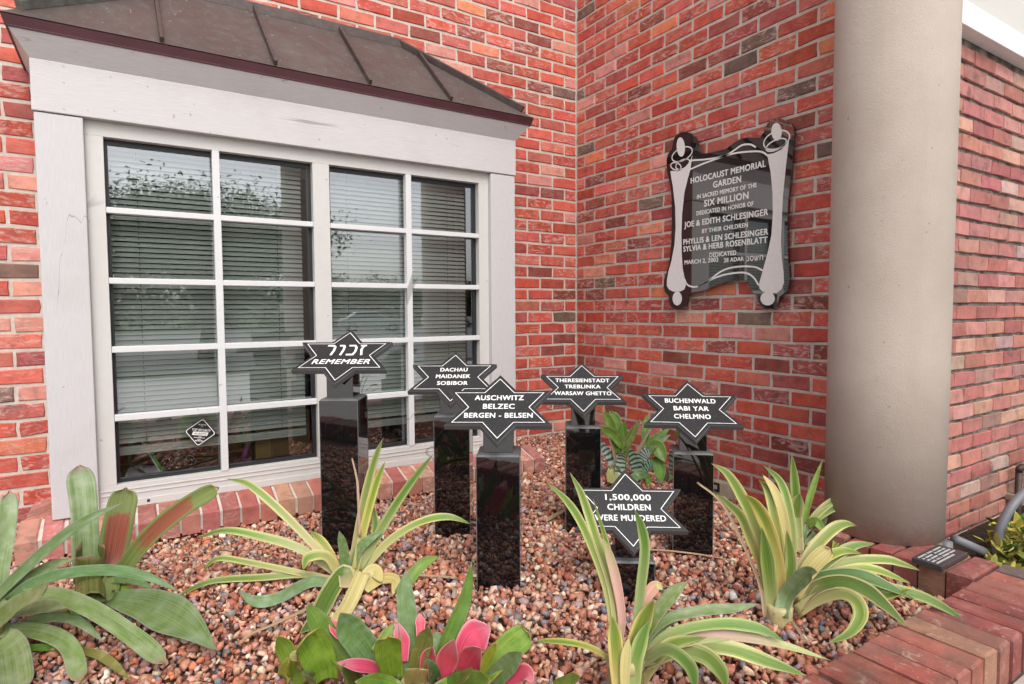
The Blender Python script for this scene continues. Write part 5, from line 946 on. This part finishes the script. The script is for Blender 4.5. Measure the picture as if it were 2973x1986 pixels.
# stones: faceted lumps, every one its own shape, size, turn and colour
def rocks():
    from itertools import product
    base = []
    for s in range(10):
        bm = bmesh.new(); rs = random.Random(s)
        for k in range(11):
            d = Vector((rs.gauss(0, 1), rs.gauss(0, 1), rs.gauss(0, 1))).normalized() * rs.uniform(.8, 1.15)
            bm.verts.new((d.x, d.y * rs.uniform(.75, 1), d.z * .72))
        r = bmesh.ops.convex_hull(bm, input=bm.verts); bmesh.ops.delete(bm, geom=list({g for g in r['geom_interior'] + r['geom_unused'] if isinstance(g, bmesh.types.BMVert)}), context='VERTS')
        bmesh.ops.triangulate(bm, faces=bm.faces); bm.verts.index_update()
        base.append((np.array([v.co[:] for v in bm.verts]), np.array([[v.index for v in f.verts] for f in bm.faces]))); bm.free()
    pal = np.array([1.30, 1.38, 1.44]) * np.array([(.30, .115, .07), (.36, .15, .095), (.24, .08, .05), (.42, .22, .145), (.46, .28, .19), (.50, .37, .27), (.20, .10, .085), (.10, .10, .11), (.16, .14, .145), (.56, .45, .36), (.38, .12, .06), (.30, .20, .19)])
    pw = np.array([14, 13, 9, 14, 11, 4.5, 6, 2.4, 2.6, .8, 7, 6]); pw = pw / pw.sum()
    V = []; F = []; Cc = []; off = 0
    def put(x, y, z, r, col=None):
        nonlocal off
        v, f = base[RNG.integers(10)]
        q = RNG.normal(size=4); q /= np.linalg.norm(q); w, a, b_, c = q
        M = np.array([[1 - 2 * (b_ * b_ + c * c), 2 * (a * b_ - c * w), 2 * (a * c + b_ * w)], [2 * (a * b_ + c * w), 1 - 2 * (a * a + c * c), 2 * (b_ * c - a * w)], [2 * (a * c - b_ * w), 2 * (b_ * c + a * w), 1 - 2 * (a * a + b_ * b_)]])
        V.append((v * r * RNG.uniform(.75, 1.2, 3)) @ M.T + (x, y, z)); F.append(f + off); off += len(v)
        cc = pal[RNG.choice(len(pal), p=pw)] if col is None else np.array(col)
        Cc.append(np.tile(np.append(np.clip(cc * RNG.uniform(.75, 1.25) * RNG.uniform(.94, 1.06, 3), 0, .8), 1), (len(v), 1)))
    def inside(x, y):
        if y < -2.462 or x > -.004 or y > -.004: return False
        if x > -.49 and y < -1.93: return False
        if -2.90 < x < -.62 and y > -.49: return False
        return True
    # two layers on a jittered lattice, so that the stones lie shoulder to shoulder
    for layer, (st_, r0, dz) in enumerate(((.0185, .0122, -.010), (.0215, .0122, .0))):
        for x in np.arange(-3.7, 0, st_):
            for y in np.arange(-2.47, 0, st_):
                X, Y = x + RNG.uniform(-.5, .5) * st_, y + RNG.uniform(-.5, .5) * st_
                if not inside(X, Y): continue
                # skip what the camera could never see even from a step aside
                if Y < -2.2 - .0 and X < -3.2: continue
                r = r0 * RNG.lognormal(0, .30)
                put(X, Y, zg(X, Y) + dz + RNG.uniform(-.003, .006) + .02 * max(0, .05 + X) , min(r, .026))
    for x, y, r in ((-1.05, -2.06, .020), (-.98, -2.10, .026), (-2.25, -.60, .022), (-2.2, -.62, .02)): put(x, y, zg(x, y) + .012, r, (.62, .58, .54))
    V = np.concatenate(V); F = np.concatenate(F); Cc = np.concatenate(Cc)
    me = bpy.data.meshes.new('gravel'); me.vertices.add(len(V)); me.vertices.foreach_set('co', V.ravel())
    me.loops.add(F.size); me.loops.foreach_set('vertex_index', F.ravel().astype(np.int32)); me.polygons.add(len(F))
    me.polygons.foreach_set('loop_start', np.arange(0, F.size, 3, dtype=np.int32)); me.polygons.foreach_set('loop_total', np.full(len(F), 3, dtype=np.int32))
    me.update(calc_edges=True); at = me.color_attributes.new('tint', 'FLOAT_COLOR', 'POINT'); at.data.foreach_set('color', Cc.astype(np.float32).ravel())
    me.materials.append(M_stone); o = bpy.data.objects.new('gravel', me); COL.objects.link(o)
    tag(o, 'loose reddish brown crushed stone covering the planter bed', 'gravel', kind='stuff'); return o
rocks()

# ------------------------------------------------------------------ plants
class LeafMesh:
    def __init__(s): s.v = []; s.f = []; s.uv = []; s.mi = []; s.c = []
    def leaf(s, kind, width, hint, pts, opt, rs):
        n = 22; C = catmull(pts, n); N0 = Vector(hint); m = 8; base = len(s.v); k0 = .9 + rs.random() * .2
        tint = (k0 * rs.uniform(.92, 1.08), k0, k0 * rs.uniform(.9, 1.1), 1)
        q_ = rs.random()
        if kind in ('var', 'silver', 'green') and q_ < .3: tint = (tint[0] * 1.15, tint[1] * 1.05, tint[2] * .80, 1) if kind == 'var' else (tint[0] * 1.05, tint[1] * 1.04, tint[2] * .95, 1)
        elif kind in ('var', 'silver', 'green') and q_ > .72: tint = (tint[0] * .76, tint[1] * .90, tint[2] * .80, 1)
        if kind == 'green': tint = (tint[0] * 1.3, tint[1] * 1.3, tint[2] * 1.2, 1)
        if opt.get('light'): tint = (tint[0] * 1.55, tint[1] * 1.45, tint[2] * 1.0, 1)
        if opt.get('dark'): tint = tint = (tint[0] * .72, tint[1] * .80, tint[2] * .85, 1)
        tint = tint[:3] + (rs.random(),); prev = None; ph = rs.random() * 6; wav = rs.uniform(.0, .06)
        narrow_base = .88 if kind in ('var', 'vg', 'silver', 'fade', 'yellow') else .8
        for i, p in enumerate(C):
            t = (C[min(i + 1, n)] - C[max(i - 1, 0)]).normalized(); sd = t.cross(N0)
            sd = sd.normalized() if sd.length > .05 else (prev or t.orthogonal().normalized())
            if prev is not None: sd = (sd * .55 + prev * .45).normalized() if sd.dot(prev) > 0 else (prev - t * prev.dot(t)).normalized()
            prev = sd; nn = sd.cross(t).normalized(); nn = nn if nn.dot(N0) > 0 else -nn
            v = i / n
            if kind == 'dead': w = 1 - .5 * v
            elif opt.get('cut'): w = 1.
            elif kind == 'pink': w = (.5 + .5 * math.sin(min(1, v * 1.7) * math.pi / 2)) * (1 - max(0, (v - .50) / .50) ** 1.9 * .98)
            elif opt.get('wide'): w = (.35 + .65 * math.sin(min(1, v * 2.0) * math.pi / 2)) * (1 - max(0, (v - .45) / .55) ** 1.7)
            elif opt.get('blunt'): w = (narrow_base + (1 - narrow_base) * min(1, v * 2)) * (math.sqrt(max(0, 1 - max(0, (v - .84) / .16) ** 2)) * .92 + .08)
            else: w = (narrow_base + (1 - narrow_base) * math.sin(min(1, v * 2.2) * math.pi / 2)) * (1 - max(0, (v - .60) / .40) ** 1.8 * .97)
            w *= width / 2 * (1 + wav * math.sin(ph + v * 11))
            ch = (.52 if kind in ('green', 'pink') else .36 if kind != 'dead' else .6) * (1 - .45 * v); roll = wav * 2.5 * math.sin(ph * 2 + v * 5)
            for j in range(m + 1):
                u = j / m * 2 - 1
                if opt.get('cut'):   # rolled tube of an old cut leaf base
                    a = u * 2.6; q = p + sd * (w * math.sin(a)) + nn * (w * math.cos(a)) + t * ((.012 * math.sin(7 * u + 2) + .006 * math.sin(23 * u)) if i == n else 0)
                else:
                    q = p + sd * (u * w) - nn * (ch * w * (1 - u * u) * (1 if kind != 'yellow' else .7)) + nn * (roll * u * w)
                    if i == n and opt.get('blunt') and rs.random() < .6: q = q + t * rs.uniform(-.008, .004)
                s.v.append(q[:]); s.uv.append(((u + 1) / 2, v)); s.c.append(tint)
        kk = 'vg' if (kind == 'var' and opt.get('green')) else ('fade' if opt.get('fade') else ('brown' if opt.get('brown') else ('band' if opt.get('band') else kind)))
        for i in range(n):
            for j in range(m):
                a = base + i * (m + 1) + j; s.f.append((a, a + 1, a + m + 2, a + m + 1)); s.mi.append(LI[kk])
    def build(s, name, parent, thick=.0009):
        me = bpy.data.meshes.new(name); me.from_pydata(s.v, [], s.f)
        used = sorted(set(s.mi))
        for k in used: me.materials.append(LM[k])
        me.polygons.foreach_set('material_index', [used.index(k) for k in s.mi]); me.polygons.foreach_set('use_smooth', [True] * len(s.f))
        uv = me.uv_layers.new(name='UVMap'); li = np.empty(len(me.loops), dtype=np.int32); me.loops.foreach_get('vertex_index', li)
        uv.data.foreach_set('uv', np.array(s.uv, dtype=np.float32)[li].ravel())
        at = me.color_attributes.new('tint', 'FLOAT_COLOR', 'POINT'); at.data.foreach_set('color', np.array(s.c, dtype=np.float32).ravel())
        me.update(); o = bpy.data.objects.new(name, me); COL.objects.link(o); o.parent = parent
        md = o.modifiers.new('thick', 'SOLIDIFY'); md.thickness = thick; md.offset = 0
        return o
INFO = {
 'F': ('bromeliad', 'large yellow-green striped bromeliad spilling toward the brick kerb in front of the column', .035),
 'G': ('bromeliad', 'smaller variegated bromeliad at the foot of the column, behind the large yellow-green one', .018),
 'E': ('bromeliad', 'variegated bromeliad with pink-flushed leaves in front of the lowest star, bottom right', .034),
 'D': ('bromeliad', 'bromeliad with bright pink heart among blunt green leaves at the bottom edge', .03),
 'C': ('bromeliad', 'striped bromeliad with thin arching leaves in front of the tall REMEMBER post', .02),
 'B': ('bromeliad', 'upright dusty green bromeliad with cut and red-scorched leaves by the window corner', .03),
 'A': ('bromeliad', 'grey-green strap-leaved bromeliad running out of the picture at bottom left', .03),
 'H': ('bromeliad', 'dark bromeliad with zebra-banded stems between star posts against the side wall', .02)}
for key, (nm, lab, sr) in INFO.items():
    d = PLANTS[key]; bx_, by_, bz_ = d['base']; root = empty(nm, (bx_, by_, zg(bx_, by_))); tag(root, lab, 'bromeliad', 'bromeliads in the gravel bed')
    rs = random.Random(ord(key)); groups = {}
    for kind, w, hint, pts, opt in d['leaves']:
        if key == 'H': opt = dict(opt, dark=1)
        part = {'pink': 'bracts' if key == 'D' else 'leaves', 'dead': 'dead_stalk'}.get(kind, 'leaves')
        if opt.get('cut'): part = 'cut_stump'
        if opt.get('brown'): part = 'scorched_leaf'
        gp = part if part not in ('scorched_leaf', 'dead_stalk') else (part, len(groups))
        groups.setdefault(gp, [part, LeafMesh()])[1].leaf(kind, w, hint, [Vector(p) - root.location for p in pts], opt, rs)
    for part, lm in groups.values(): lm.build(part, root)
    z0 = -.03; mb = MB(); mb.lathe([(sr * .9, z0), (sr * 1.0, .005), (sr * .98, .02), (sr * 1.02, .038), (sr * .8, .046), (sr * .3, .04)], 20)
    if key == 'E': mb = MB(); mb.lathe([(.036, z0), (.038, .02), (.036, .045), (.041, .047), (.038, .08), (.042, .083), (.037, .098), (.033, .104), (.020, .100)], 20)
    mb.build('stem', M_stem, root, smooth=True)

# ------------------------------------------------------------------ pipes, tap, outlet beside the weathered wall
M_pvc = simple('grey_conduit', (.17, .175, .19, 1), .45, 0, .5, .08, 10); M_pipe = simple('weathered_copper_pipe', (.075, .045, .035, 1), .55, .3, .5, .3, 30)
M_beigepipe = simple('painted_beige_pipe', (.30, .25, .19, 1), .6, 0, .4, .2, 30); M_brass = simple('tap_metal', (.22, .23, .26, 1), .35, .7)
o = empty('garden_tap', (0, 0, 0)); tag(o, 'brown riser pipe with garden tap fixed to the weathered wall at right', 'tap')
mb = MB(); mb.tube([(1.435, -1.955, -1.35), (1.435, -1.955, -.86)], .0155, 12); mb.tube([(1.435, -1.955, -.862), (1.435, -1.957, -.845), (1.45, -1.962, -.838), (1.56, -1.985, -.835)], .0175, 12); mb.build('riser_pipe', M_pipe, o, smooth=True)
mb = MB(); mb.box(1.405, 1.465, -1.978, -1.905, -1.02, -.985); mb.build('pipe_strap', M_beigepipe, o, bevel=.004)
mb = MB(); mb.tube([(1.54, -1.982, -.835), (1.62, -2.0, -.835)], .024, 12); mb.tube([(1.60, -2.0, -.83), (1.60, -2.02, -.80)], .012, 10); mb.lathe([(.03, 0), (.034, .006), (.03, .012)], 16, (1.60, -2.022, -.80)); mb.tube([(1.615, -2.0, -.84), (1.64, -2.03, -.89)], .016, 10); mb.build('tap_body', M_brass, o, smooth=True)
o = empty('downpipe', (0, 0, 0)); tag(o, 'slanting grey pipe with a dark collar under the garden tap', 'pipe')
mb = MB(); mb.tube([(1.52, -2.0, -.90), (1.58, -2.02, -1.15), (1.62, -2.05, -1.4)], .027, 14); mb.build('pipe', M_pvc, o, smooth=True)
mb = MB(); mb.tube([(1.512, -1.998, -.875), (1.524, -2.001, -.925)], .033, 14); mb.build('collar', M_pipe, o, smooth=True)
mb = MB(); pts = [(.70, -2.12, -1.45), (.665, -2.13, -1.2), (.63, -2.14, -1.02), (.64, -2.15, -.93), (.70, -2.17, -.845), (.80, -2.19, -.79), (.93, -2.20, -.77), (1.1, -2.2, -.775), (1.35, -2.18, -.83)]
o = mb; mb.tube(catmull(pts, 40), .0185, 14); tag(mb.build('conduit', M_pvc, smooth=True), 'bent grey flexible conduit arching over the yellow shrub', 'conduit')
for i, (dx, dyy, lab) in enumerate(((0., 0., 'bent beige pipe beside the column base, nearer the column'), (.085, .05, 'bent beige pipe beside the column base, further from the column'))):
    mb = MB(); mb.tube(catmull([(.11 + dx, -1.93 + dyy * 0, -.90), (.15 + dx, -2.0, -.885), (.18 + dx, -2.035, -.895), (.197 + dx, -2.05, -.93), (.20 + dx, -2.05, -1.02), (.20 + dx, -2.05, -1.40)], 24), .0165, 12)
    tag(mb.build('bent_pipe', M_beigepipe, smooth=True), lab, 'pipe', 'bent pipes by the column')
mb = MB(); mb.tube([(.36, -2.05, -.98), (.37, -2.06, -1.4)], .025, 12); tag(mb.build('pipe_stub', M_pvc, smooth=True), 'short pale grey pipe stub left of the yellow shrub', 'pipe')
mb = MB(); mb.tube([(.44, -2.05, -.985), (.60, -2.1, -1.06), (.75, -2.12, -1.2)], .019, 12); tag(mb.build('conduit_elbow', M_pvc, smooth=True), 'small grey conduit dipping into the yellow shrub', 'conduit')
o = empty('outdoor_outlet', (-.0, -1.185, -.905)); tag(o, 'beige outdoor electrical outlet low on the side wall behind the striped leaves', 'outlet')
M_bei = simple('beige_plastic', (.42, .37, .27, 1), .5)
mb = MB(); mb.box(-.035, -.002, -.075, .045, -.06, .04); mb.build('box', M_bei, o, bevel=.004)
mb = MB(); mb.box(-.040, -.0355, -.018, .018, -.012, .032); mb.box(-.040, -.0355, -.022, .006, -.054, -.022); mb.build('socket', M_black, o)
mb = MB(); mb.box(-.044, -.0405, -.006, .012, .0, .02); mb.build('insert', M_bei, o)
mb = MB(); mb.tube([(-.036, -.05, -.04), (-.046, -.05, -.04)], [.016, .013], 16); mb.build('knob', M_bei, o)

# ------------------------------------------------------------------ yellow shrub
def leafcloud(name, parent, pts, size, mats, rs, cup=.3, col=None, droop=0.):
    V = []; F = []; Cc = []; MI = []
    for (p, d) in pts:
        L = size * rs.uniform(.65, 1.3); W = L * rs.uniform(.34, .46); d = Vector(d).normalized(); s = d.cross(Vector((rs.gauss(0, .6), rs.gauss(0, .6), 1))); s = s.normalized() if s.length > .05 else d.orthogonal()
        n = s.cross(d).normalized(); p = Vector(p); b0 = len(V); k = rs.uniform(.7, 1.3); c = (k, k * rs.uniform(.92, 1.05), k * rs.uniform(.8, 1.1), 1)
        tip = -n * cup * W * .6 * rs.uniform(.3, 1.5)
        V += [p[:], (p + d * L * .35 + s * W * .5 + n * cup * W * .3)[:], (p + d * L * .75 + s * W * .36 + tip * .4)[:], (p + d * L + tip)[:], (p + d * L * .75 - s * W * .36 + tip * .4)[:], (p + d * L * .35 - s * W * .5 + n * cup * W * .3)[:], (p + d * L * .4)[:], (p + d * L * .75 + tip * .3)[:]]
        F += [(b0, b0 + 1, b0 + 6), (b0, b0 + 6, b0 + 5), (b0 + 1, b0 + 2, b0 + 7, b0 + 6), (b0 + 6, b0 + 7, b0 + 4, b0 + 5), (b0 + 2, b0 + 3, b0 + 7), (b0 + 7, b0 + 3, b0 + 4)]
        MI += [rs.choices(range(len(mats)), [5, 2, 2][:len(mats)])[0]] * 6; Cc += [c] * 8
    me = bpy.data.meshes.new(name); me.from_pydata(V, [], F)
    for m in mats: me.materials.append(m)
    me.polygons.foreach_set('material_index', MI); at = me.color_attributes.new('tint', 'FLOAT_COLOR', 'POINT'); at.data.foreach_set('color', np.array(Cc, dtype=np.float32).ravel())
    o = bpy.data.objects.new(name, me); COL.objects.link(o); o.parent = parent; return o
def foliage(name, c, rough=.5, trans=.25):
    b = NB(name); t = b.attr(); col = b.mix(1., t.outputs['Color'], c, 'MULTIPLY'); b.base(col).rough(rough, .35)
    tr = b.n('ShaderNodeBsdfTranslucent'); b.l(col, tr.inputs[0]); ms = b.n('ShaderNodeMixShader'); ms.inputs[0].default_value = trans
    b.l(b.p.outputs[0], ms.inputs[1]); b.l(tr.outputs[0], ms.inputs[2]); b.l(ms.outputs[0], b.out.inputs[0]); return b.m
M_y1 = foliage('shrub_gold', (.62, .56, .13, 1)); M_y2 = foliage('shrub_lime', (.38, .42, .09, 1)); M_y3 = foliage('shrub_green', (.06, .12, .03, 1))
M_twig = simple('shrub_twig', (.16, .11, .05, 1), .8); M_bark = simple('grey_bark', (.12, .10, .08, 1), .9, 0, .3, .3, 8, .02)
rs = random.Random(5)
sh = empty('golden_shrub', (.88, -2.32, -1.18)); tag(sh, 'low golden-leaved shrub with green sprigs behind the kerb at the right edge', 'shrub')
pts = []; tw = MB()
for k in range(190):
    a = rs.uniform(0, 2 * math.pi); r = rs.random() ** .5; hgt = rs.uniform(.10, 1) ; top = Vector((r * math.cos(a) * .50, r * math.sin(a) * .30, (.30 * (1 - .6 * r * r)) * hgt + .02))
    root_ = Vector((top.x * .5, top.y * .5, -.15)); path = catmull([root_, root_.lerp(top, .5) + Vector((0, 0, .03)), top], 6); tw.tube(path, [.004, .0035, .003, .003, .0025, .002, .0015], 5)
    for q in range(26):
        t = rs.uniform(.30, 1.02); i = min(int(t * 6), 5); p = path[i].lerp(path[i + 1], min(1, t * 6 - i)); d = (path[i + 1] - path[i]).normalized() * .5 + Vector((rs.gauss(0, .7), rs.gauss(0, .7), rs.gauss(.25, .5)))
        pts.append((p, d))
leafcloud('foliage', sh, pts, .052, [M_y1, M_y2, M_y3], rs); tw.build('twigs', M_twig, sh)
mb = MB(); mb.face([(-.30, -5, -1.10), (5, -5, -1.10), (5, -1.90, -1.10), (-.30, -1.90, -1.10)]); tag(mb.build('planting_bed', M_soil, recalc=False), kind='structure')

# fallen things on the gravel
def litter(pts, w, label, mat='dead', nm='dead_leaf', hint=(0, 0, 1)):
    lm = LeafMesh(); root = empty(nm, pts[0]); lm.leaf(mat, w, hint, [Vector(p) - Vector(pts[0]) for p in pts], {}, random.Random(int(abs(pts[0][0] * 1000))))
    o = lm.build(nm, None); o.location = pts[0]; bpy.data.objects.remove(root); tag(o, label, 'fallen leaf'); return o
def gp(x, y, d=.012): return (x, y, zg(x, y) + d)
litter([gp(-1.68, -1.50), gp(-1.80, -1.42, .02), gp(-1.93, -1.36, .016)], .016, 'pale dead leaf stalk lying left of the front star post')
litter([gp(-1.10, -1.62), gp(-1.00, -1.70, .02), gp(-.90, -1.80, .016), gp(-.83, -1.90)], .014, 'long tan twig lying on the gravel at the foot of the rightmost star post', nm='dry_twig')
litter([gp(-1.80, -.90), gp(-1.72, -.88, .022), gp(-1.62, -.86)], .03, 'tan fallen leaf on gravel between the two left star posts')
litter([gp(-1.12, -1.22), gp(-1.04, -1.2, .02), gp(-.98, -1.16)], .03, 'brown fallen leaf beside the star post under the brick corner')

rs_l = random.Random(21)
for x, y in ((-1.75, -1.62), (-1.35, -1.12), (-2.28, -.80), (-1.18, -1.95), (-1.42, -2.02), (-2.42, -1.35), (-.70, -1.45), (-1.95, -1.72), (-.78, -2.22), (-2.0, -.72)):
    a = rs_l.uniform(0, 6.28); L_ = rs_l.uniform(.018, .038)
    o = litter([gp(x, y, .016), gp(x + L_ * math.cos(a), y + L_ * math.sin(a), .024), gp(x + 2 * L_ * math.cos(a + .3), y + 2 * L_ * math.sin(a + .3), .017)], rs_l.uniform(.010, .020), 'small curled dry leaf scrap lying on the gravel'); o['group'] = 'dry leaf scraps on the gravel'

# ------------------------------------------------------------------ what the window and the granite mirror: portico column, trees, cars
o = empty('portico_column', (-.815, -5.0, -1.46)); tag(o, 'second beige portico column seen as a dark upright reflection in the left window half', 'column')
mb = MB(); mb.lathe([(.19, 0), (.19, .08), (.15, .10), (.15, 3.4), (.145, 4.6), (.19, 4.64), (.19, 4.8)], 40); mb.build('shaft', M_stucco, o)
mb = MB(); mb.box(-.3, 5.2, -.2, .2, 4.8, 5.2); mb.build('portico_beam', M_white, o)
M_t1 = foliage('oak_leaf_dark', (.045, .075, .02, 1)); M_t2 = foliage('oak_leaf_mid', (.075, .11, .03, 1)); M_t3 = foliage('oak_leaf_light', (.11, .15, .045, 1))
def tree(loc, hgt, spread, label, seed, nl, size, name='oak_tree', trunk_h=.35):
    rs = random.Random(seed); root = empty(name, loc); tag(root, label, 'tree', 'trees across the parking lot')
    tk = MB(); th = hgt * trunk_h; tk.tube(catmull([(0, 0, 0), (.1, .05, th * .5), (0, .1, th)], 8), [.24 - .012 * i for i in range(9)], 10); pts = []; ends = []
    for k in range(13):
        a = k * 2.4 + rs.uniform(-.3, .3); r = spread * rs.uniform(.35, .95); e_ = Vector((r * math.cos(a), r * math.sin(a) * .8, th + (hgt - th) * rs.uniform(.25, .92) * (1 - .35 * (r / spread) ** 2)))
        s_ = Vector((0, .1, th * rs.uniform(.8, 1))); m_ = s_.lerp(e_, .5) + Vector((0, 0, .35)); P = catmull([s_, m_, e_], 8); tk.tube(P, [.12 - .012 * i for i in range(9)], 7)
        for q in range(4): ends.append(P[rs.randint(4, 8)] + Vector((rs.gauss(0, .5), rs.gauss(0, .5), rs.gauss(.1, .35))) * spread * .25)
    for k in range(nl):
        c = rs.choice(ends); rr = spread * .19; p = c + Vector((rs.gauss(0, rr), rs.gauss(0, rr), rs.gauss(0, rr * .6)))
        pts.append((p, (rs.gauss(0, 1), rs.gauss(0, 1), rs.gauss(-.1, .7))))
    leafcloud('crown', root, pts, size, [M_t1, M_t2, M_t3], rs); tk.build('trunk', M_bark, root, smooth=True)
tree((-.6, -18, -1.46), 5.6, 3.2, 'spreading oak mirrored across the left half of the window', 3, 42000, .15)
for i, (x, y, h, s, l) in enumerate(((11.5, -50, 5.6, 2.6, 'small rounded tree mirrored low behind the middle window bar'), (16.5, -52, 4.9, 2.6, 'low bushy tree mirrored in the right half of the window'), (21.5, -54, 5.4, 3.0, 'broad tree mirrored at the far right of the window'), (28, -55, 5.6, 3.2, 'tree mirrored at the right window edge'), (5, -54, 6.0, 3.0, 'tree mirrored left of the portico column'))):
    tree((x, y, -1.46), h, s, l, 20 + i, 2200, .34, 'broadleaf_tree', .28)
# long low hedge mass behind the trees
rs = random.Random(9); pts = [((rs.uniform(-45, 60), -60 + rs.gauss(0, 1.2), -1.4 + 4.4 * rs.random() ** .7 * (.75 + .25 * math.sin(rs.random() * 6))), (rs.gauss(0, 1), rs.gauss(0, 1), rs.gauss(0, .7))) for k in range(9000)]
o = leafcloud('tree_belt', None, pts, .9, [M_t1, M_t2, M_t3], rs); tag(o, 'far belt of dark trees along the horizon, mirrored in the glass', 'trees', kind='stuff')
M_car = simple('silver_car_paint', (.55, .56, .58, 1), .25, .3, .5, .03); M_carw = simple('white_car_paint', (.75, .75, .75, 1), .25, 0, .5, .03); M_cgl = simple('car_glass', (.02, .025, .03, 1), .05); M_tyre = simple('tyre_rubber', (.02, .02, .02, 1), .8); M_rim = simple('wheel_rim', (.4, .4, .42, 1), .3, .8)
def car(loc, rz, paint, label):
    o = empty('parked_car', loc); o.rotation_euler = (0, 0, rz); tag(o, label, 'car', 'cars parked across the lot')
    prof = [(-2.2, .35), (-2.25, .75), (-2.1, .95), (-1.75, 1.0), (-1.15, 1.42), (.25, 1.45), (1.05, 1.02), (1.95, .88), (2.25, .70), (2.25, .35)]
    mb = MB(); mb.hexa([(p[0], -.85, p[1]) for p in prof], [(p[0], .85, p[1]) for p in prof]); mb.build('body', paint, o, bevel=.06)
    mb = MB(); g = [(-1.5, 1.03), (-1.05, 1.36), (.2, 1.38), (.85, 1.03)]
    for s in (-.856, .856): mb.face([(p[0], s, p[1]) for p in g])
    mb.face([(.34, -.75, 1.395), (.34, .75, 1.395), (1.02, .75, 1.045), (1.02, -.75, 1.045)]); mb.xform(lambda p: (p[0] + .01, p[1], p[2] + .006)); mb.build('window', M_cgl, o, recalc=False)
    for x in (-1.35, 1.38):
        for s in (-.86, .86):
            w = MB(); w.tube([(x, s - .1, .33), (x, s + .1, .33)], .33, 24); wh = w.build('wheel', M_tyre, o); r_ = MB(); r_.tube([(x, s - .105, .33), (x, s + .105, .33)], .2, 18); r_.build('rim', M_rim, wh)
    for s in (-.6, .6):
        mb = MB(); mb.box(2.2, 2.27, s - .18, s + .18, .62, .76); mb.build('headlight', M_rim, o)
car((12.0, -39, -1.46), R(12), M_car, 'silver parked car mirrored left in the right half of the window')
car((21.5, -46, -1.46), R(4), M_carw, 'white parked car mirrored at the right edge of the window')
